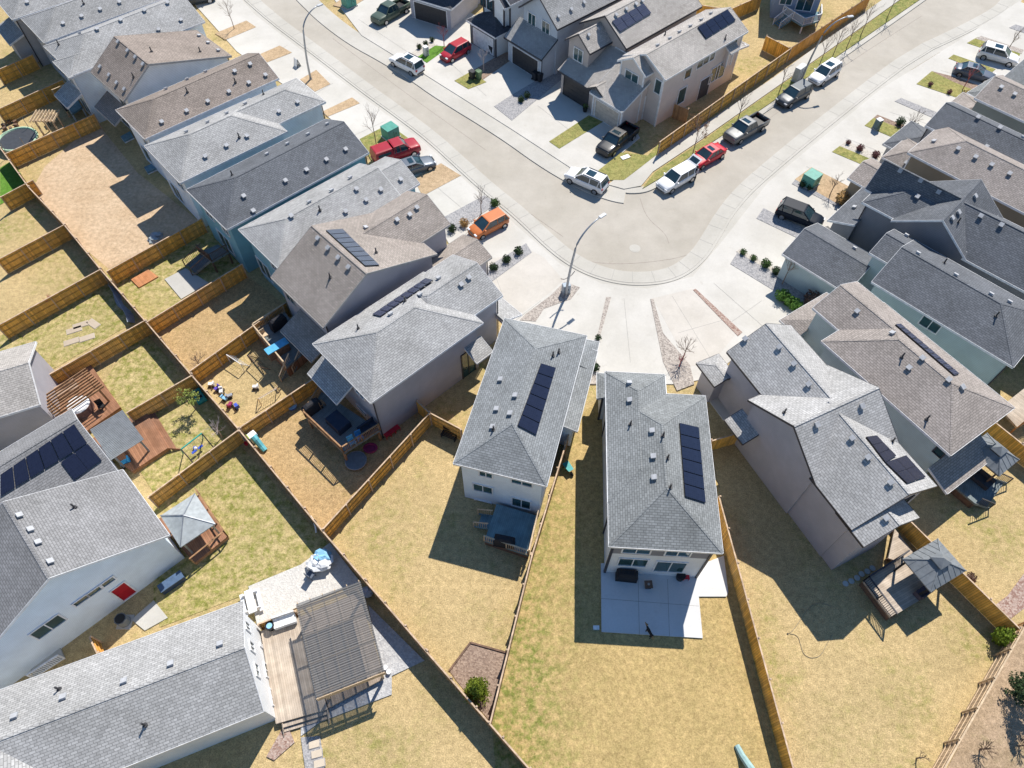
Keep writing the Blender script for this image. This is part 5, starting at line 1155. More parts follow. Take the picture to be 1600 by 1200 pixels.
def person(label, base, rz, z=.012):
    o = at(*base, z); t = thing('person', label, 'person', o, rz)
    def skin(name, J, E, root, mat, sub=2):
        me = bpy.data.meshes.new(name); me.from_pydata([j[0] for j in J], E, []); me.materials.append(mat); ob = bpy.data.objects.new(name, me); COL.objects.link(ob); ob.parent = t
        sk = ob.modifiers.new('skin', 'SKIN'); sv = me.skin_vertices[0].data if me.skin_vertices else None
        if sv is None: return ob
        for k, j in enumerate(J): r = j[1]; sv[k].radius = r if isinstance(r, tuple) else (r, r); sv[k].use_root = (k == root)
        ss = ob.modifiers.new('sub', 'SUBSURF'); ss.levels = sub; ss.render_levels = sub; return ob
    J = [((0, 0, .98), (.15, .11)), ((0, .01, 1.2), (.14, .1)), ((.02, .02, 1.4), (.17, .1)), ((.06, .02, 1.52), .06), ((.09, .02, 1.58), .07), ((.1, .02, 1.68), .09), ((.11, .02, 1.76), .07),
         ((.02, .2, 1.42), .06), ((.16, .25, 1.2), .045), ((.38, .2, 1.15), .035), ((.02, -.2, 1.42), .06), ((.14, -.26, 1.18), .045), ((.36, -.2, 1.12), .035),
         ((0, .1, .86), .09), ((.03, .11, .5), .065), ((-.02, .11, .1), .045), ((.13, .12, .04), .04), ((0, -.1, .86), .09), ((.06, -.11, .5), .065), ((0, -.12, .1), .045), ((.15, -.13, .04), .04)]
    E = [(0, 1), (1, 2), (2, 3), (3, 4), (4, 5), (5, 6), (2, 7), (7, 8), (8, 9), (2, 10), (10, 11), (11, 12), (0, 13), (13, 14), (14, 15), (15, 16), (0, 17), (17, 18), (18, 19), (19, 20)]
    me = bpy.data.meshes.new('body'); me.from_pydata([j[0] for j in J], E, []); bm = bmesh.new(); bm.from_mesh(me); bm.verts.layers.skin.verify(); bm.to_mesh(me); bm.free()
    sk = plain('skin', (.45, .28, .2), .6); dark = plain('dark_cloth', (.03, .03, .04), .9); me.materials.append(dark)
    ob = bpy.data.objects.new('body', me); COL.objects.link(ob); ob.parent = t; ob.modifiers.new('skin', 'SKIN'); sv = me.skin_vertices[0].data
    for k, j in enumerate(J): r = j[1]; sv[k].radius = r if isinstance(r, tuple) else (r, r); sv[k].use_root = (k == 0)
    s2 = ob.modifiers.new('sub', 'SUBSURF'); s2.levels = 2; s2.render_levels = 2
    for s in (-1, 1):
        m = MB(); hx = Vector((.38, .2 * s if s > 0 else -.2, 1.15 if s > 0 else 1.12)); m.blob(hx + Vector((.04, 0, 0)), (.05, .03, .04), 1, n=5, m=7, jag=.02)
        for f in range(4): y = -.03 + .02 * f; L = (.065, .08, .075, .06)[f]; m.tube([hx + Vector((.07, y, .01)), hx + Vector((.07 + L * .6, y, 0)), hx + Vector((.07 + L, y, -.03))], [.009, .009, .007], 5)
        m.tube([hx + Vector((.03, -.03 * s, 0)), hx + Vector((.07, -.06 * s, -.005)), hx + Vector((.1, -.055 * s, -.02))], [.011, .01, .008], 5); m.build('hand', sk, t, smooth=True)
    m = MB(); m.blob((.125, .02, 1.7), (.085, .075, .105), 3, n=7, m=10, jag=.01); m.box((.215, .02, 1.695), (.025, .02, .035)); h = m.build('face', sk, t, smooth=False)
    m = MB(); m.blob((.09, .02, 1.745), (.105, .095, .095), 5, n=7, m=10, jag=.05); m.build('hair', plain('hair', (.03, .02, .015), .8), t)
    m = MB(); rings = []
    for zz, rx, ry in ((.92, .14, .19), (1.05, .14, .18), (1.2, .135, .175), (1.36, .13, .21), (1.46, .09, .15)): rings.append([Vector((.01 + math.cos(a) * rx, .005 + math.sin(a) * ry, zz)) for a in [2 * math.pi * k / 12 for k in range(12)]])
    m.loft(rings); m.build('jacket', plain('pale_cloth', (.45, .4, .42), .9), t, smooth=True)

def plants():
    lamp_post('curved street lamp on the dirt strip beside the left pavement', (486, 125), (497, 10)); lamp_post('curved street lamp at the end of the close, its shadow hooking across a driveway', (884, 464), (938, 340), brackets=True); lamp_post('curved street lamp beside the grey cabinet on the side street verge', (1250, 131), (1325, 27))
    T = bare_tree; red = plain('red_bark', (.36, .1, .1), .8); br = leafm('dry_leaf', (.28, .14, .07))
    T('pale bare tree in the upper dirt bed near the top edge', (366, 45), 3.4, 1, spread=.5); T('tall thin bare tree behind the red canopied pickup', (588, 227), 4.3, 2); T('reddish young tree on the bright green turf strip', (694, 72), 2.6, 3, red)
    T('pale bare sapling beside the wheelie bins across the street', (756, 112), 3.0, 4, plain('pale_bark', (.45, .38, .36), .9)); T('bare tree behind the orange suv in the gravel strip', (752, 334), 3.2, 5); T('many stemmed bare shrub tree by the mauve walled house driveway', (1067, 560), 2.4, 6, spread=.75, dens=8)
    T('small crimson stemmed tree beside the narrow mulch at the close', (1061, 573), 1.6, 7, red); T('bare tree on the gravel wedge above the bright green shrubs', (1222, 444), 3.0, 8); T('bare tree on the striped lawn strip beside two dark shrubs', (1414, 217), 3.4, 9); T('bare sapling on the sandy bed beside the right hand green transformer box', (1297, 304), 2.6, 10)
    T('reddish bare tree beside the dark sedan on the right', (1504, 140), 2.9, 11, red); T('thin bare sapling in front of the upper right white suv', (1575, 78), 2.6, 12)
    T('street tree with brown leaf clusters on the verge near the red sedan', (1082, 242), 4.6, 13, tuft=br); T('street tree on the verge by the silver grey pickup', (1151, 193), 4.2, 14); T('thin street tree on the verge behind the dark grey suv', (1217, 145), 3.6, 15)
    for k, (p, l) in enumerate((((1280, 102), 'street tree just beyond the white suv at the verge'), ((1301, 88), 'second street tree past the last white suv'), ((1323, 74), 'street tree on the verge opposite the curved lamp head'), ((1345, 55), 'street tree near the orange stained fence end'), ((1386, 28), 'street tree furthest along the verge near the top edge'))): T('slim bare ' + l, p, 4.0, 20 + k)
    T('pinkish bare bush tree on the lawn above the stepping slabs', (92, 482), 1.8, 31, red, spread=.7, z=0, group='bare yard trees'); T('bare bush tree in the swing set yard by the dark fence', (347, 683), 2.2, 32, spread=.8, dens=8, z=0, group='bare yard trees', col=plain('pale_bark', (.45, .38, .36), .9)); T('tangled dry bush tree in the corner of the hockey net yard', (316, 578), 2.0, 33, spread=.9, dens=9, z=0, group='bare yard trees'); T('leafing bush tree beside the turquoise toy in the swing set yard', (306, 640), 2.4, 34, spread=.6, dens=8, z=0, group='bare yard trees', tuft=leafm('spring_leaf', (.25, .3, .07)))
    T('thin dead stick tree on the lawn at the lower right', (1432, 1185), 1.2, 35, spread=.5, dens=3, z=0, group='bare yard trees')
    DK = leafm('dark_green', (.035, .06, .025)); BR = leafm('bright_green', (.1, .2, .035)); GR = leafm('mid_green', (.07, .12, .035)); MR = leafm('maroon', (.14, .06, .06)); TAN = leafm('tan_grass', (.4, .25, .1))
    sp = [((655, 76), .35, DK, 'small dark shrub nearest the street on the pale gravel by the turf'), ((665, 71), .35, DK, 'small dark shrub in the middle of the three on the pale gravel'), ((675, 65), .35, DK, 'small dark shrub furthest from the street on the pale gravel by the turf'), ((814, 159), .4, DK, 'round shrub on the grey gravel before the dark gabled garage'), ((823, 152), .4, DK, 'round shrub by the brick edging of the grey gravel bed'),
          ((706, 361), .48, DK, 'round shrub at the house end of the gravel behind the orange suv'), ((773, 321), .5, GR, 'yellowish shrub at the street end of the gravel behind the orange suv'), ((725, 353), .5, TAN, 'dry brown shrub in the gravel strip near the orange suv'), ((771, 421), .45, DK, 'round shrub at the house end of the second gravel strip'), ((791, 409), .45, DK, 'round shrub in the middle of the second gravel strip'), ((810, 396), .45, DK, 'round shrub at the kerb end of the second gravel strip'),
          ((934, 530), .3, DK, 'tiny dark shrub on the narrow gravel strip by the roof edge'), ((929, 577), .42, DK, 'round shrub on the narrow gravel strip between the two centre roofs'), ((1160, 397), .35, GR, 'round shrub first from the kerb on the white rock strip'), ((1176, 406), .35, GR, 'round shrub second from the kerb on the white rock strip'), ((1195, 416), .5, GR, 'largest round shrub on the white rock strip'), ((1211, 427), .45, DK, 'round shrub at the house end of the white rock strip'),
          ((1219, 467), .65, BR, 'bright green bush left end of the row by the driveway'), ((1230, 475), .6, BR, 'bright green bush in the middle of the row by the driveway'), ((1240, 482), .65, BR, 'bright green bush right end of the row by the driveway'), ((1265, 477), .9, leafm('twig_brown', (.14, .09, .07)), 'brown leafless bush in the shade beside the teal garage'),
          ((1253, 291), .4, DK, 'dark round shrub just below the right green transformer box'), ((1264, 296), .35, DK, 'dark shrub second below the right green transformer box'), ((1321, 302), .32, DK, 'lone dark shrub on the sandy bed near the roof'), ((1313, 317), .75, TAN, 'orange brown ornamental grass clump by the garage roof'), ((1324, 225), .3, MR, 'small maroon shrub at the kerb end of the pale gravel'), ((1342, 235), .42, MR, 'maroon shrub in the middle of the pale gravel'), ((1366, 246), .45, MR, 'maroon shrub at the house end of the pale gravel'),
          ((1404, 195), .55, DK, 'dark bush on the mulch strip nearer the street'), ((1424, 203), .55, DK, 'dark bush on the mulch strip nearer the house'), ((1506, 155), .6, TAN, 'brown grass clump at the house end of the fenced lawn strip'), ((1482, 146), .3, MR, 'small maroon shrub along the lawn strip edge'), ((1452, 134), .3, MR, 'small maroon shrub nearest the street on the lawn strip')]
    for k, (p, r, m_, l) in enumerate(sp): shrub(l, p, r, k, m_, group='front yard shrubs')
    shrub('bright lime cedar shrub in the fence corner at the lower right', (1556, 1000), .62, 70, leafm('lime', (.14, .2, .02)), tall=1.7, z=0, cnt=420, name='cedar_shrub')
    conifer('young yellow green spruce in the brown planting bed', (745, 1083), 3.0, .95, 71, leafm('yellow_green', (.2, .25, .03), .4)); conifer('sparse dark green spruce in the rough ground at the right edge', (1586, 1085), 4.8, 1.2, 72, leafm('dark_needles', (.06, .095, .04)), sparse=True)
    for k, (p, l) in enumerate((((1530, 1172), 'tangled brown dead bush left of the two in the rough ground'), ((1592, 1166), 'tangled brown dead bush at the right edge of the rough ground'))): T(l, p, 1.3, 80 + k, plain('dead_bark', (.12, .08, .06), .9), spread=1.1, dens=12, z=0, group='dead bushes')
    shrub('dark low bush beside the fence below the right gazebo roof', (1513, 905), .4, 73, leafm('twig_brown', (.14, .09, .07)), z=0)
    b = MB(); P = [at(*p, .06) for p in ((735, 1004), (792, 1020))] + [at(702, 1048, .06)]
    t = thing('bed_edging', 'dark timber edging round the spruce planting bed', 'edging', P[0])
    b.beam(P[0], P[1], .12, .14); b.beam(P[0], P[2], .12, .14); b.build('timber', DTIMBER, t, origin=P[0])

def small_things():
    TG = plain('transformer_green', (.08, .3, .24), .5); GC = plain('cabinet_grey', (.5, .51, .5), .5)
    for p, l, rz in (((546, 9), 'green transformer box by the left street at the top edge', .75), ((611, 214), 'green transformer box on the grass beside the red canopied pickup', .75), ((1264, 288), 'green transformer box on the sandy bed right of the close', .75)): util_box(l, p, (1.5, 1.4, 1.35), TG, rz, 'transformer_box', group='green transformer boxes')
    util_box('tall pale grey cabinet on the verge beside the curved lamp', (1245, 124), (1.5, .7, 1.7), GC, .78, 'utility_cabinet'); util_box('slim dark pedestal with a white cap on the striped lawn', (1368, 201), (.6, .6, 1.2), plain('pedestal', (.1, .16, .17), .5), .5, lid=TRIM); util_box('small grey pedestal at the edge of the bright turf', (666, 86), (.55, .55, 1.1), GC, .7, lid=TRIM); util_box('small grey utility box at the foot of the lamp at the close', (884, 457), (.7, .5, 1.1), plain('box_bluegrey', (.3, .36, .42), .5), .3)
    BB = plain('bin_black', (.03, .03, .035), .5); BG = plain('bin_green', (.12, .2, .1), .5)
    bin_('black wheelie bin beside the green one on the grass across the street', (738, 123), BB, .8); bin_('green wheelie bin beside the black one on the grass across the street', (748, 123), BG, .8); bin_('green wheelie bin near the nose of the black suv', (1276, 367), BG, .4); bin_('black wheelie bin by the dark walled house corner', (1287, 370), BB, .4); bin_('green wheelie bin in the shade by the charcoal garage roof', (1294, 394), BG, .4); bin_('black bin at the corner of the white garage', (769, 84), BB, .7)
    bin_('black bin pair left one outside the dark garage', (836, 125), BB, .7); bin_('black bin pair right one outside the dark garage', (843, 127), BB, .7)
    def simple(name, label, cat, base, parts, rz=0.0, z=0.0, group=None):
        o = at(*base, z); t = thing(name, label, cat, o, rz, group)
        for n, m_, fn in parts:
            b = MB(); fn(b); b.build(n, m_, t)
        return t
    WP = plain('white_plastic', (.78, .79, .8), .4); BLU = plain('toy_blue', (.05, .1, .5), .5); TQ = plain('toy_turquoise', (.12, .42, .5), .5); RED = plain('toy_red', (.5, .02, .04), .5); YEL = plain('toy_lime', (.4, .5, .1), .5); SKYB = plain('toy_sky', (.25, .5, .72), .5); PNK = plain('toy_pink', (.28, .03, .1), .5); TL = plain('toy_teal', (.03, .3, .3), .5); ORG = plain('orange', (.6, .2, .1), .6)
    simple('sign_board', 'white folding sign board standing on the left driveway', 'sign', (465, 103), [('panel', WP, lambda b: (b.beam((-.28, 0, 0), (0, 0, .95), .6, .04), b.beam((.28, 0, 0), (0, 0, .95), .6, .04))), ('frame', BLACK, lambda b: (b.beam((-.3, .32, 0), (0, .32, .97), .04), b.beam((-.3, -.32, 0), (0, -.32, .97), .04), b.beam((.3, .32, 0), (0, .32, .97), .04), b.beam((.3, -.32, 0), (0, -.32, .97), .04)))], .8, .09)
    simple('covered_bundle', 'white covered machine standing beside the beige garage', 'covered machine', (946, 181), [('cover', WP, lambda b: (b.blob((0, 0, .6), (.6, .5, .62), 4, n=7, m=10, jag=.14), b.blob((.55, .1, .35), (.35, .3, .38), 5, jag=.12)))], 0, .09)
    simple('covered_bundle', 'small white wrapped bag left of the covered machine', 'bag', (939, 183), [('cover', WP, lambda b: b.blob((0, 0, .32), (.36, .3, .35), 7, jag=.15)), ('tie', BLACK, lambda b: b.cyl((0, 0, .62), .06, .1, 8))], 0, .09)
    simple('plant_pot', 'dark plant pot with a green plant by the taupe house garage', 'plant pot', (914, 174), [('pot', BLACK, lambda b: b.cyl((0, 0, 0), .22, .45, 12, r2=.3)), ('plant', leafm('mid_green', (.07, .12, .035)), lambda b: b.leaves((0, 0, .7), (.35, .35, .35), 60, .1, 2))], 0, .09)
    simple('real_estate_board', 'small white board lying on the corner grass', 'board', (977, 246), [('panel', WP, lambda b: b.box((0, 0, .06), (1.0, .55, .05))), ('stake', TIMBER, lambda b: b.box((.65, 0, .04), (.4, .05, .05)))], .5, .12)
    person('person in dark trousers and a pale top leaning into the open tailgate', (1086, 281), 2.6)
    for p, l, m_ in (((992, 388), 'pale manhole cover in the middle of the close', C_PATIO), ((992, 434), 'worn manhole cover near the kerb of the close', C_WALK)):
        t = simple('manhole_cover', l, 'manhole cover', p, [('lid', C_WALK, lambda b: b.cyl((0, 0, 0), .42, .016, 24)), ('ring', C_WALK, lambda b: b.cyl((0, 0, -.005), .55, .015, 24))], 0, .012)
    # patio and lawn of the right centre house
    BBQ = [('cover', plain('bbq_cover', (.025, .025, .03), .8), lambda b: b.loft([[Vector((x * s, y * s, z)) for x, y in ((-.75, -.3), (.75, -.3), (.75, .3), (-.75, .3))] for z, s in ((.02, 1), (.85, 1), (1.08, .8), (1.18, .5))])), ('hem', BLACK, lambda b: b.box((0, 0, .03), (1.54, .64, .06)))]
    simple('covered_barbecue', 'long black covered barbecue under the window on the concrete patio', 'barbecue', (978, 903), BBQ, math.atan2(at(1066, 893).y - at(968, 883).y, at(1066, 893).x - at(968, 883).x), .16); simple('covered_barbecue', 'black covered barbecue at the rail of the low teal deck', 'barbecue', (788, 850), BBQ, -.2, .76); simple('covered_barbecue', 'black covered barbecue beside the wall of the boxed deck', 'barbecue', (437, 510), BBQ, .8, 1.36)
    simple('fire_table', 'small square fire table in the middle of the concrete patio', 'table', (1012, 916), [('top', DTIMBER, lambda b: b.box((0, 0, .42), (.55, .55, .06))), ('base', BLACK, lambda b: b.box((0, 0, .2), (.4, .4, .4))), ('burner', STEEL, lambda b: b.cyl((0, 0, .45), .09, .03, 10))], .05, .16)
    simple('storage_tub', 'black storage tub by the patio door', 'tub', (1062, 903), [('tub', BLACK, lambda b: b.cyl((0, 0, 0), .28, .55, 12, r2=.32)), ('lid', plain('bbq_cover', (.025, .025, .03), .8), lambda b: b.cyl((0, 0, .55), .34, .05, 12))], 0, .16); simple('red_chair', 'small red folding chair by the patio door', 'chair', (1071, 903), [('seat', RED, lambda b: b.box((0, 0, .35), (.42, .42, .04))), ('backrest', RED, lambda b: b.box((0, .2, .58), (.42, .04, .42)))] + [('leg', RED, (lambda x, y: lambda b: b.box((x, y, .17), (.03, .03, .34)))(x, y)) for x in (-.18, .18) for y in (-.18, .18)], 0, .16)
    DT = plain('dog_tan', (.38, .24, .11), .9); DB = plain('dog_black', (.03, .028, .025), .9)
    def dogbody(b):
        R_ = []
        for x, z, ry, rz_ in ((-.36, .5, .05, .06), (-.3, .5, .1, .12), (-.1, .5, .1, .12), (.1, .49, .115, .15), (.24, .52, .09, .12), (.34, .6, .065, .08), (.4, .67, .06, .07)): R_.append([Vector((x, math.cos(a) * ry, z + math.sin(a) * rz_)) for a in [2 * math.pi * k / 10 for k in range(10)]])
        b.loft(R_)
        for s in (-1, 1):
            b.tube([(.2, s * .08, .45), (.2, s * .08, .22), (.19, s * .08, .04), (.24, s * .08, .02)], [.05, .032, .027, .03], 7); b.tube([(-.3, s * .08, .46), (-.24, s * .085, .3), (-.36, s * .085, .18), (-.35, s * .085, .04), (-.3, s * .085, .02)], [.075, .05, .03, .026, .03], 7)
    simple('dog', 'tan and black dog standing at the outer edge of the concrete patio', 'dog', (1013, 990), [('body', DB, dogbody), ('head', DT, lambda b: (b.blob((.46, 0, .72), (.1, .08, .085), 2, jag=.03), b.loft([[Vector((x, math.cos(a) * r, .7 + math.sin(a) * r)) for a in [2 * math.pi * k / 8 for k in range(8)]] for x, r in ((.5, .055), (.6, .04), (.64, .03))]))), ('ear', DB, lambda b: (b.tube([(.42, .06, .77), (.41, .075, .87)], [.035, .008], 5))), ('ear', DB, lambda b: (b.tube([(.42, -.06, .77), (.41, -.075, .87)], [.035, .008], 5))), ('tail', DT, lambda b: b.tube([(-.35, 0, .53), (-.48, 0, .45), (-.55, 0, .32)], [.035, .03, .012], 6))], 2.0, .16)
    simple('tool_box', 'small blue box on the grass beside the patio corner', 'box', (931, 982), [('box', SKYB, lambda b: b.box((0, 0, .12), (.4, .25, .24))), ('lid', WP, lambda b: b.box((0, 0, .26), (.42, .27, .04)))])
    simple('wheelbarrow', 'teal wheelbarrow tipped on the side lawn between the centre houses', 'wheelbarrow', (886, 733), [('tray', TL, lambda b: b.loft([[Vector((x, y, z)) for x, y in ((-.3 * s, -.25 * s), (.45 * s, -.2 * s), (.45 * s, .2 * s), (-.3 * s, .25 * s))] for z, s in ((.32, .75), (.62, 1.15))])), ('wheel', TYRE, lambda b: b.cyl((.62, .05, .2), .2, .1, 14, M=Matrix.Rotation(R(90), 3, 'X'))), ('handle', TIMBER, lambda b: b.beam((.6, .08, .25), (-.85, .3, .55), .04)), ('handle', TIMBER, lambda b: b.beam((.6, -.08, .25), (-.85, -.3, .55), .04)), ('leg', BLACK, lambda b: b.beam((-.2, .22, .4), (-.25, .25, 0), .04)), ('leg', BLACK, lambda b: b.beam((-.2, -.22, .4), (-.25, -.25, 0), .04))], -1.0)
    o = at(1250, 1000); t = thing('garden_hose', 'pale garden hose looping over the big lawn', 'hose', o); m = MB(); m.tube([p - o for p in smooth([at(*p, .03) for p in ((1300, 948), (1280, 940), (1262, 950), (1240, 985), (1231, 990), (1247, 992), (1252, 1012), (1256, 1023), (1268, 1029), (1283, 1025), (1292, 1005), (1302, 990))], 2)], .018, 5); m.build('hose', plain('hose', (.3, .26, .18), .6), t); m = MB(); m.box(at(1231, 990, .04) - o, (.12, .06, .06)); m.build('nozzle', BLACK, t)
    for k, p in enumerate(((1321, 912), (1330, 908), (1339, 903), (1346, 897), (1355, 893), (1363, 888))): simple('stepping_stone', 'round stepping stone by the plank deck, %s of the line' % ('first and leftmost', 'second from left', 'third from left', 'fourth from left', 'fifth from left', 'last and rightmost')[k], 'stepping stone', p, [('stone', plain('pale_stone', (.42, .47, .47), .8), lambda b: b.cyl((0, 0, 0), .2, .05, 14)), ('rim', C_WALK, lambda b: b.cyl((0, 0, 0), .22, .035, 14))], 0, .02, 'stepping stones')
    # furniture deck of the wide solar house
    simple('covered_table', 'dark covered table in the middle of the raised grey deck', 'table', (530, 664), [('cover', plain('navy_cover', (.025, .035, .06), .8), lambda b: b.loft([[Vector((x * s, y * s, z)) for x, y in ((-.85, -.6), (.85, -.6), (.85, .6), (-.85, .6))] for z, s in ((.05, 1.02), (.72, 1), (.76, .96))])), ('foot', BLACK, lambda b: b.box((0, 0, .03), (1.5, 1.0, .06)))], -.75, 1.71)
    simple('covered_barbecue', 'dark covered grill in the far corner of the raised grey deck', 'barbecue', (490, 642), BBQ, .8, 1.71)
    CH_ = lambda m_: [('seat', m_, lambda b: b.box((0, 0, .42), (.5, .5, .06))), ('backrest', m_, lambda b: b.box((0, .24, .7), (.5, .05, .55)))] + [('leg', m_, (lambda x, y: lambda b: b.box((x, y, .2), (.05, .05, .4)))(x, y)) for x in (-.21, .21) for y in (-.21, .21)]
    simple('deck_chair', 'brown chair in front of the shaded wall on the raised grey deck', 'chair', (503, 634), CH_(TIMBER), 2.4, 1.71); simple('deck_chair', 'light blue chair in the near corner of the raised grey deck', 'chair', (551, 694), CH_(plain('chair_blue', (.12, .42, .62), .6)), .6, 1.71); simple('deck_chair', 'mid blue chair beside the light blue one on the raised grey deck', 'chair', (563, 686), CH_(plain('chair_royal', (.04, .22, .5), .6)), .6, 1.71)
    simple('cushion_bench', 'long dark cushion bench by the house wall on the raised grey deck', 'bench', (576, 672), [('seat', plain('navy_cover', (.025, .035, .06), .8), lambda b: b.box((0, 0, .3), (1.5, .55, .3))), ('backrest', plain('navy_cover', (.025, .035, .06), .8), lambda b: b.box((0, .27, .6), (1.5, .12, .5)))], .75, 1.71)
    simple('awning_chest', 'blue topped chest on the corner of the small boxed deck', 'chest', (437, 552), [('lid', plain('chair_blue2', (.1, .4, .65), .5), lambda b: b.box((0, 0, 1.0), (2.0, .75, .08))), ('box', DTIMBER, lambda b: b.box((0, 0, .48), (1.9, .65, .96)))], .72, 1.36)
    simple('pale_chair', 'sunlit pale chair on the small boxed deck', 'chair', (415, 528), CH_(PTIMBER), .8, 1.36)
    simple('trampoline', 'small grey folded trampoline in the shade below the raised deck', 'trampoline', (557, 722), [('mat', plain('trampoline_grey', (.16, .18, .2), .7), lambda b: b.cyl((0, 0, .25), .8, .05, 20)), ('ring', STEEL, lambda b: b.tube([Vector((math.cos(a) * .84, math.sin(a) * .84, .28)) for a in [2 * math.pi * k / 20 for k in range(21)]], .04, 6))] + [('leg', STEEL, (lambda a: lambda b: b.tube([(math.cos(a) * .8, math.sin(a) * .8, .26), (math.cos(a) * .85, math.sin(a) * .85, 0)], .025, 5))(a)) for a in (0.4, 1.97, 3.54, 5.1)])
    for p, l in (((606, 682), 'red plastic chair nearest the deck post by the solar house wall'), ((613, 677), 'red plastic chair in the middle beside the solar house wall'), ((620, 672), 'red plastic chair furthest along the solar house wall')): simple('plastic_chair', l, 'chair', p, CH_(RED), .7, 0, 'red plastic chairs')
    simple('paddling_pool', 'pink paddling pool under the edge of the raised deck', 'paddling pool', (579, 701), [('rim', PNK, lambda b: b.tube([Vector((math.cos(a) * .5, math.sin(a) * .4, .1)) for a in [2 * math.pi * k / 16 for k in range(17)]], .1, 7)), ('floor', PNK, lambda b: b.cyl((0, 0, .02), .45, .04, 16))])
    simple('play_tub', 'blue plastic tub on the grass left of the raised deck', 'tub', (457, 636), [('tub', BLU, lambda b: b.cyl((0, 0, 0), .35, .3, 14, r2=.42)), ('rim', SKYB, lambda b: b.cyl((0, 0, .3), .44, .04, 14))])
    simple('toy_slide', 'turquoise and white toddler slide against the dark back fence', 'toy slide', (407, 697), [('chute', TQ, lambda b: b.tube([(-.7, 0, .12), (-.3, 0, .3), (.2, 0, .8), (.5, 0, .95)], [.22, .24, .26, .26], 8)), ('ladder', WP, lambda b: (b.box((.75, 0, .45), (.4, .6, .9)), b.box((.75, 0, .95), (.5, .7, .12)))), ('rail', YEL, lambda b: b.beam((.55, .34, 1.0), (.9, .34, 1.2), .08))], 2.4)
    simple('sand_table', 'light blue lidded sand table beside the toddler slide', 'toy', (391, 684), [('lid', SKYB, lambda b: b.box((0, 0, .42), (1.1, .95, .14))), ('base', TQ, lambda b: b.box((0, 0, .18), (.9, .8, .36))), ('handle', RED, lambda b: b.cyl((.35, -.6, .2), .17, .2, 10))], -.65)
    simple('toy_hoop', 'white curved toy track leaning by the fence of the raised deck yard', 'toy', (482, 806), [('track', WP, lambda b: b.tube([(0, 0, .1), (.3, .1, .3), (.7, .1, .4), (1.2, 0, .3), (1.6, -.2, .08)], .07, 7)), ('foot', BLACK, lambda b: b.box((.7, .1, .05), (.3, .3, .1)))], -.9)
    for k, (p, m_, l) in enumerate((((332, 603), WP, 'white toy nearest the dead bush in the hockey net yard'), ((341, 609), plain('toy_violet', (.1, .06, .4), .5), 'violet ride on toy among the row of yard toys'), ((347, 613), WP, 'small white toy beside the violet ride on'), ((352, 625), SKYB, 'pale blue toy bucket in the row of yard toys'), ((360, 621), plain('toy_grey', (.3, .32, .36), .5), 'grey toy cart standing alone in the hockey net yard'), ((361, 635), PNK, 'small pink toy near the fence in the hockey net yard'), ((371, 637), BLU, 'bright blue ride on toy at the end of the row of yard toys'), ((401, 607), WP, 'white upturned bucket in the middle of the hockey net yard'))):
        simple('ride_on_toy', l, 'toy', p, [('body', m_, lambda b: (b.box((0, 0, .28), (.5, .26, .2)), b.box((.2, 0, .45), (.1, .3, .22)))), ('wheel', BLACK, lambda b: b.cyl((.18, -.17, .12), .12, .06, 10, M=Matrix.Rotation(R(90), 3, 'X'))), ('wheel', BLACK, lambda b: b.cyl((-.18, -.17, .12), .12, .06, 10, M=Matrix.Rotation(R(90), 3, 'X'))), ('wheel', BLACK, lambda b: b.cyl((.0, .2, .12), .12, .06, 10, M=Matrix.Rotation(R(90), 3, 'X')))], k * .9, 0, 'toys scattered in the yard')
    def net(b):
        for p, q in (((-.9, 0, 0), (-.9, 0, 1.1)), ((.9, 0, 0), (.9, 0, 1.1)), ((-.9, 0, 1.1), (.9, 0, 1.1)), ((-.9, 0, 0), (-.9, .7, 0)), ((.9, 0, 0), (.9, .7, 0)), ((-.9, .7, 0), (.9, .7, 0)), ((-.9, .7, 0), (-.9, 0, 1.1)), ((.9, .7, 0), (.9, 0, 1.1))): b.beam(p, q, .05)
    def mesh_(b):
        for k in range(9): x = -.9 + 1.8 * k / 8; b.beam((x, .7, 0), (x, 0, 1.1), .012)
        for k in range(5): q = k / 4; b.beam((-.9, .7 - .7 * q, 1.1 * q), (.9, .7 - .7 * q, 1.1 * q), .012)
    simple('hockey_net', 'white framed sports net on the lawn below the top fence', 'sports net', (371, 573), [('frame', WP, net), ('netting', WP, mesh_)], -.6); simple('hockey_net', 'dark framed sports net at the edge of the house shadow', 'sports net', (403, 576), [('frame', DTIMBER, net), ('netting', BLACK, mesh_)], -.75); simple('hockey_net', 'pale framed net near the lower fence of the toy yard', 'sports net', (424, 625), [('frame', PTIMBER, net), ('netting', WP, mesh_)], .7)
    SW = plain('swing_green', (.04, .35, .28), .5); a = at(283, 702, 1.9); b2 = at(315, 677, 1.9); o = Vector((a.x, a.y, 0)); ln = (b2 - a).length; rz = math.atan2(b2.y - a.y, b2.x - a.x); t = thing('swing_set', 'green topped swing set with dark legs on the patchy lawn', 'swing set', o, rz)
    m = MB(); m.tube([(0, 0, 1.9), (ln, 0, 1.9)], .06, 8); m.build('top_bar', SW, t)
    for x in (0, ln):
        for s in (-1, 1): m = MB(); m.tube([(x, 0, 1.9), (x, s * .95, 0)], .045, 7); m.build('leg', SW if s > 0 else plain('leg_dark', (.06, .06, .08), .5), t)
    for x in (.35, .65): m = MB(); m.beam((ln * x - .2, 0, 1.9), (ln * x - .2, .1, .5), .02); m.beam((ln * x + .2, 0, 1.9), (ln * x + .2, .1, .5), .02); m.build('rope', WP, t); m = MB(); m.box((ln * x, .1, .48), (.45, .2, .05)); m.build('swing_seat', BLU, t)
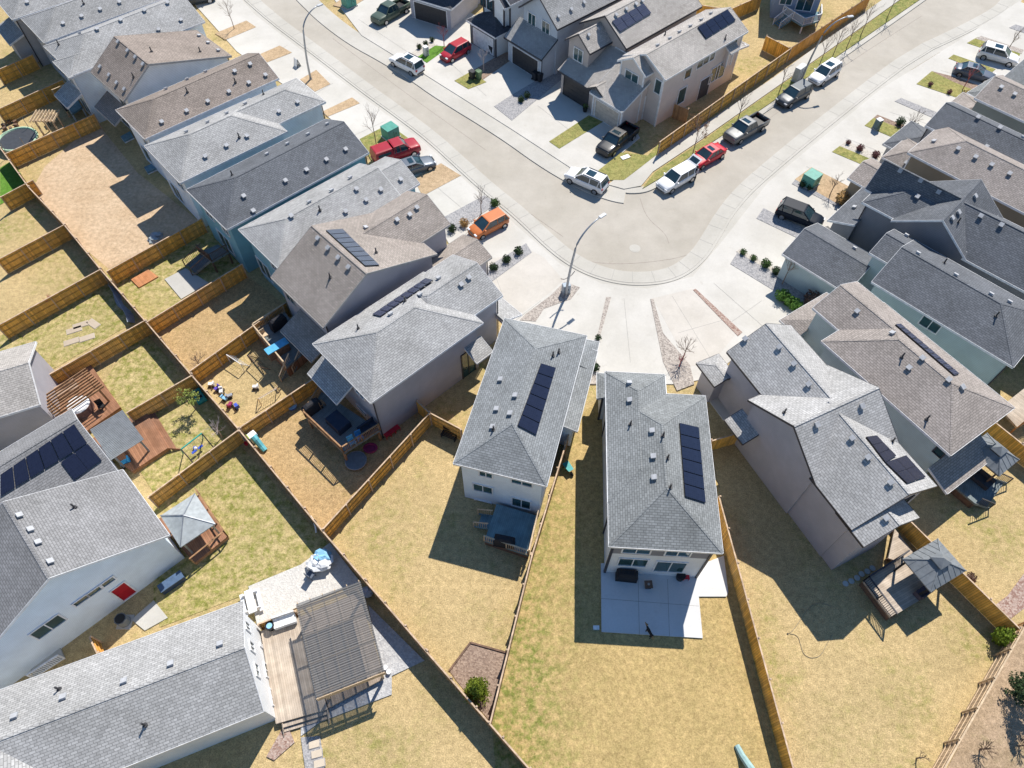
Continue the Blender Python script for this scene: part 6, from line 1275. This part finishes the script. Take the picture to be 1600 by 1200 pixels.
    simple('toy_playhouse', 'teal plastic toy car in the dark fence corner of the swing set yard', 'toy', (313, 622), [('body', TL, lambda b: b.loft([[Vector((x * s, y * s, z)) for x, y in ((-.75, -.4), (.75, -.4), (.75, .4), (-.75, .4))] for z, s in ((.05, .9), (.35, 1), (.55, .85))])), ('seat', BLACK, lambda b: (b.box((-.2, 0, .56), (.3, .4, .04)), b.box((.3, 0, .56), (.3, .4, .04))))], -.9)
    simple('toy_boat', 'turquoise toy boat by the fence left of the swing set', 'toy', (224, 665), [('hull', TQ, lambda b: b.loft([[Vector((x * s, y * s, z)) for x, y in ((-.45, -.22), (.3, -.22), (.55, 0), (.3, .22), (-.45, .22))] for z, s in ((.02, .7), (.3, 1))])), ('seat', SKYB, lambda b: b.box((0, 0, .3), (.2, .38, .05)))], .9); simple('toy_trike', 'blue toy trike on the deck below the louvred pergola', 'toy', (199, 725), [('body', plain('toy_cyan', (.05, .35, .65), .5), lambda b: (b.box((0, 0, .35), (.8, .4, .2)), b.box((.3, 0, .6), (.12, .5, .3)))), ('wheel', BLACK, lambda b: b.cyl((.35, -.1, .18), .18, .08, 10, M=Matrix.Rotation(R(90), 3, 'X'))), ('wheel', BLACK, lambda b: b.cyl((-.3, -.28, .14), .14, .08, 10, M=Matrix.Rotation(R(90), 3, 'X')))], .5, .1)
    simple('play_ball', 'small blue and white ball under the swing set', 'ball', (306, 702), [('ball', BLU, lambda b: b.blob((0, 0, .18), .18, 1, jag=0)), ('patch', WP, lambda b: b.blob((.05, -.03, .22), .15, 1, jag=0))])
    # slatted pergola deck
    simple('hot_tub', 'round hot tub with a white cover on the terracotta deck', 'hot tub', (129, 640), [('tub', plain('tub_brown', (.16, .1, .09), .6), lambda b: b.cyl((0, 0, 0), .95, .75, 24)), ('cover', WP, lambda b: b.cyl((0, 0, .75), .9, .14, 24, r2=.8))], 0, .46); simple('covered_barbecue', 'grey covered barbecue by the corner of the pale taupe roof', 'barbecue', (42, 571), [('cover', plain('grey_cover', (.42, .42, .42), .8), BBQ[0][2]), ('hem', BLACK, BBQ[1][2])], .4, 0); simple('storage_shed', 'small brown slatted storage bin behind the pale taupe roof', 'storage bin', (62, 580), [('box', boards('shed_slat', (.26, .12, .08), 1, .16, .1, .2), lambda b: b.box((0, 0, .55), (1.6, 1.2, 1.1))), ('lid', TIMBER, lambda b: b.box((0, 0, 1.13), (1.7, 1.3, .06)))], .9); simple('covered_barbecue', 'grey covered grill on the terracotta deck beside the planters', 'barbecue', (68, 603), [('cover', plain('grey_cover', (.42, .42, .42), .8), BBQ[0][2]), ('hem', BLACK, BBQ[1][2])], .7, .46)
    for p, l in (((91, 594), 'wooden planter box nearer the grey covered grill'), ((110, 583), 'wooden planter box further from the grey covered grill')): simple('planter_box', l, 'planter', p, [('box', FWOOD, lambda b: b.box((0, 0, .35), (1.3, .6, .7))), ('soil', G_DARK, lambda b: b.box((0, 0, .71), (1.18, .48, .03)))], .72, .46, 'planters on the terracotta deck')
    simple('patio_chair', 'dark chair at the front edge of the terracotta deck', 'chair', (161, 638), CH_(BLACK), .6, .46); simple('patio_sofa', 'brown sofa under the slatted pergola', 'sofa', (108, 612), [('seat', plain('sofa_tan', (.4, .3, .24), .8), lambda b: b.box((0, 0, .25), (1.7, .75, .4))), ('backrest', plain('sofa_tan', (.4, .3, .24), .8), lambda b: b.box((0, .35, .55), (1.7, .16, .5)))], .7, .46)
    # trampoline yard
    a = at(33, 222, .7); o = Vector((a.x, a.y, 0)); simple('trampoline', 'large black trampoline with a pale green rim by the upper left fence', 'trampoline', (33, 226), [('mat', plain('tramp_mat', (.05, .055, .065), .6), lambda b: b.cyl((0, 0, .68), 1.9, .03, 30)), ('pad', plain('tramp_pad', (.42, .6, .42), .6), lambda b: b.tube([Vector((math.cos(q) * 2.02, math.sin(q) * 2.02, .71)) for q in [2 * math.pi * k / 30 for k in range(31)]], .14, 6))] + [('net_pole', STEEL, (lambda q: lambda b: b.tube([(math.cos(q) * 2.1, math.sin(q) * 2.1, 0), (math.cos(q) * 2.1, math.sin(q) * 2.1, 2.0)], .03, 6))(q)) for q in (.3, 1.35, 2.4, 3.44, 4.5, 5.54)])
    simple('fire_pit', 'ring of dark blocks round a fire pit left of the trampoline', 'fire pit', (17, 198), [('block', DTIMBER, (lambda q: lambda b: b.box((math.cos(q) * .7, math.sin(q) * .7, .18), (.4, .3, .36), Matrix.Rotation(q, 3, 'Z')))(q)) for q in (0, 1.05, 2.1, 3.14, 4.2, 5.24)]); simple('patio_table', 'dark table under the small bright pergola', 'table', (86, 192), [('top', DTIMBER, lambda b: b.box((0, 0, .72), (1.4, .9, .06)))] + [('leg', BLACK, (lambda x, y: lambda b: b.box((x, y, .35), (.06, .06, .7)))(x, y)) for x in (-.6, .6) for y in (-.35, .35)], .7); simple('cooler_box', 'blue cooler with a white lid on the dark upper left deck', 'cooler', (105, 152), [('box', BLU, lambda b: b.box((0, 0, .25), (.7, .5, .5))), ('lid', WP, lambda b: b.box((0, 0, .54), (.74, .54, .08)))], .7, 1.01)
    # shaded things left of the teal house and on the fence
    simple('tarp', 'pale grey tarp sagging along the dark back fence', 'tarp', (187, 478), [('sheet', plain('tarp', (.36, .42, .5), .7), lambda b: [b.face([(x, y0, z0), (x + .55, y1, z1), (x + .55, y1 + .5, .06), (x, y0 + .5, .06)]) for x, y0, z0, y1, z1 in [(-2.6 + .55 * k, .15 * math.sin(k), .5 + .2 * math.sin(k * .9), .15 * math.sin(k + 1), .5 + .2 * math.sin((k + 1) * .9)) for k in range(10)]]), ('rope', WP, lambda b: b.beam((-2.6, .1, .6), (2.9, .1, .6), .02))], -.92)
    for k, p in enumerate(((116, 516), (126, 508), (146, 506), (136, 528), (112, 534))): simple('paving_slab', ('pale paving slab in the patchy lawn, upper left one', 'pale paving slab in the patchy lawn, upper middle one', 'pale paving slab in the patchy lawn, right hand one', 'pale paving slab in the patchy lawn, lower right one', 'pale paving slab in the patchy lawn, lower left one')[k], 'paving slab', p, [('slab', concrete('old_slab', (.5, .42, .33)), lambda b: b.box((0, 0, .03), (1.25, .6, .06))), ('edge', C_WALK, lambda b: b.box((0, 0, .015), (1.32, .66, .03)))], .45 if k != 2 else -.6, .02, 'paving slabs in the lawn')
    for p, l in (((244, 369), 'pale blue rubble heap upper one in the shaded dirt yard'), ((240, 376), 'pale blue rubble heap lower one in the shaded dirt yard')): simple('rubble_heap', l, 'heap', p, [('heap', plain('rubble', (.32, .38, .42), .9), lambda b: b.blob((0, 0, .1), (.6, .45, .25), 5, jag=.3)), ('stone', STEEL, lambda b: b.blob((.5, .2, .08), .16, 6, jag=.2))])
    # stone patio of the bottom house
    simple('parasol', 'folded white and blue parasol lying over the stone paving corner', 'parasol', (503, 882), [('canopy', WP, lambda b: b.blob((0, 0, .5), (.95, .75, .45), 9, n=7, m=10, jag=.25)), ('panel', SKYB, lambda b: b.blob((.1, .45, .65), (.7, .5, .35), 11, jag=.25)), ('pole', STEEL, lambda b: b.tube([(0, 0, 0), (0, 0, 1.2)], .04, 7))], 0, .13); simple('lounge_chair', 'dark seated lounge chair on the sunlit stone paving', 'chair', (487, 901), CH_(plain('slate_fabric', (.1, .12, .16), .8)), 2.6, .13); simple('lounge_chair', 'white seated lounge chair beside the parasol', 'chair', (491, 889), CH_(WP), 2.6, .13)
    simple('picnic_table', 'white slatted bench table at the left end of the stone paving', 'table', (396, 944), [('top', WP, lambda b: b.box((0, 0, .7), (1.7, .55, .06))), ('bench', WP, lambda b: b.box((0, .55, .42), (1.7, .28, .05))), ('bench', WP, lambda b: b.box((0, -.55, .42), (1.7, .28, .05))), ('leg', WP, lambda b: b.box((-.6, 0, .35), (.06, 1.1, .7))), ('leg', WP, lambda b: b.box((.6, 0, .35), (.06, 1.1, .7)))], -1.15, 0)
    simple('outdoor_sofa', 'white outdoor sofa by the fence on the plank deck', 'sofa', (447, 972), [('seat', WP, lambda b: b.box((0, 0, .28), (1.5, .7, .4))), ('backrest', WP, lambda b: b.box((0, .33, .6), (1.5, .12, .45)))], .35, .51); simple('deck_planter', 'black round planter beside the white sofa on the plank deck', 'planter', (424, 981), [('pot', BLACK, lambda b: b.cyl((0, 0, 0), .25, .5, 14, r2=.32)), ('soil', SKYB, lambda b: b.cyl((0, 0, .5), .2, .04, 12))], 0, .51)
    simple('covered_bundle', 'grey wrapped bundle between the pergola and the dark back fence', 'bundle', (573, 928), [('cover', plain('grey_wrap', (.32, .35, .42), .8), lambda b: b.blob((0, 0, .35), (.5, .4, .38), 3, jag=.2)), ('strap', BLACK, lambda b: b.beam((-.5, 0, .4), (.5, 0, .4), .05))]); simple('white_post', 'pair of white pots at the outer corner of the translucent pergola', 'pot', (603, 1045), [('pot', WP, lambda b: b.cyl((0, 0, 0), .16, .4, 12)), ('pot', WP, lambda b: b.cyl((.25, -.25, 0), .16, .35, 12))])
    for k, p in enumerate(((491, 1163), (495, 1178), (499, 1193))): simple('stepping_slab', ('square stepping slab nearest the plank stairs', 'square stepping slab second from the plank stairs', 'square stepping slab at the bottom edge')[k], 'stepping slab', p, [('slab', concrete('tan_slab', (.6, .52, .42)), lambda b: b.box((0, 0, .03), (.65, .42, .06))), ('edge', GR_GREY, lambda b: b.box((0, 0, .01), (.75, .5, .03)))], .25, .09, 'square stepping slabs')
    # pale blue house side
    h = HOUSES['b']; P0, n, t_ = h.plane('v0', 0)
    h.open('v0', 0, (199, 939), (227, 937), 'door', fill=plain('red_door', (.4, .008, .02), .4)) if False else None
    def onwall(kind, p, wd, z0, z1, **k):
        r = ray(*p); q = (P0 - Vector((0, 0, CH))).dot(n.to_3d() if len(n) == 2 else n) / r.dot(Vector((n.x, n.y, 0))); X = Vector((0, 0, CH)) + r * q; tt = Vector((t_.x, t_.y, 0)); c = X.dot(tt)
        h.opening(P0, Vector((n.x, n.y, 0)), tt, c - wd / 2, c + wd / 2, z0 if z0 is not None else X.z - k.pop('hh'), z1 if z1 is not None else X.z + k.pop('hh2', .45), kind, k.get('panes', 2), None, k.get('fill'), False)
    onwall('door', (213, 938), 1.05, .25, 2.35, fill=plain('red_door', (.4, .008, .02), .4))
    for p in ((126, 938), (148, 923), (168, 909)): onwall('window', p, .95, None, None, hh=.28, hh2=.28, panes=1)
    onwall('window', (75, 979), 1.9, None, None, hh=.6, hh2=.6)
    simple('heat_pump', 'dark grey air conditioner unit against the pale blue wall', 'air conditioner', (196, 972), [('casing', plain('ac_grey', (.16, .18, .2), .5), lambda b: b.cyl((0, 0, .05), .42, .8, 8)), ('fan_grille', BLACK, lambda b: b.cyl((0, 0, .855), .34, .02, 16)), ('foot', C_WALK, lambda b: b.box((0, 0, .02), (1, 1, .06)))]); simple('bench_box', 'long dark blue deck box beside the pale blue house corner', 'deck box', (272, 913), [('box', plain('navy_box', (.03, .05, .1), .5), lambda b: b.box((0, 0, .3), (1.7, .6, .6))), ('lid', plain('navy_lid', (.08, .13, .22), .4), lambda b: b.box((0, 0, .63), (1.76, .66, .07)))], .72)
    t = thing('stair_railing', 'white railed side stair at the lower wall of the pale blue house', 'stairs', at(60, 1046)); o = at(60, 1046); rl = MB(); A, B = at(44, 1056, .9) - o, at(92, 1025, .9) - o; A.z, B.z = .15, .15; railing(rl, A, B, 'bal'); rl.build('railing', TRIM, t); fl = MB(); d = (B - A).normalized(); v = Vector((-d.y, d.x, 0)); fl.beam(A + v * .6 - Vector((0, 0, .05)), B + v * .6 - Vector((0, 0, .05)), 1.1, .18); fl.build('landing', C_WALK, t)
    # lower right
    simple('toy_slide', 'teal toy slide on the lawn at the bottom edge', 'toy slide', (1166, 1200), [('chute', plain('slide_teal', (.3, .45, .45), .5), lambda b: b.tube([(-1.3, 0, .1), (-.7, 0, .25), (0, 0, .75), (.5, 0, 1.1)], [.2, .22, .25, .25], 8)), ('ladder', plain('slide_dark', (.08, .2, .24), .5), lambda b: (b.box((.8, 0, .6), (.5, .6, 1.2)), b.box((.8, 0, 1.25), (.6, .8, .1)))), ('rail', DTIMBER, lambda b: b.beam((.6, -.5, 1.2), (1.2, -.5, 1.5), .2))], -1.25)
    simple('patio_sofa', 'dark sofa set on the far right gazebo deck', 'sofa', (1530, 752), [('seat', plain('sofa_dark', (.05, .05, .06), .8), lambda b: b.box((0, 0, .25), (1.5, .8, .4))), ('backrest', plain('sofa_dark', (.05, .05, .06), .8), lambda b: b.box((0, .4, .5), (1.5, .18, .5)))], -.9, .91); simple('covered_table', 'dark covered seat under the edge of the slate gazebo roof', 'seat', (1442, 925), [('cover', plain('plum_cover', (.1, .08, .1), .8), lambda b: b.box((0, 0, .25), (1.5, .6, .5))), ('backrest', plain('plum_cover', (.1, .08, .1), .8), lambda b: b.box((0, -.28, .55), (1.5, .1, .4)))], .55, .86)
    simple('gas_meter', 'pale gas meter pipes on the mauve wall beside the shaded lawn', 'gas meter', (1178, 722), [('pipe', STEEL, lambda b: b.tube([(0, 0, 0), (0, 0, .9), (.3, .1, .9), (.3, .1, .4)], .04, 6)), ('meter', GC, lambda b: b.box((.3, .1, .5), (.25, .2, .32)))]); simple('gate_bench', 'dark lattice bench in the shade by the pale blue house gate', 'bench', (702, 683), [('seat', BLACK, lambda b: [b.box((0, -.25 + .12 * k, .42), (1.3, .07, .04)) for k in range(5)]), ('backrest', BLACK, lambda b: [b.box((0, .3, .55 + .13 * k), (1.3, .04, .07)) for k in range(4)]), ('leg', BLACK, lambda b: b.box((-.6, 0, .2), (.06, .55, .4))), ('leg', BLACK, lambda b: b.box((.6, 0, .2), (.06, .55, .4)))], -.4)
plants()
small_things()
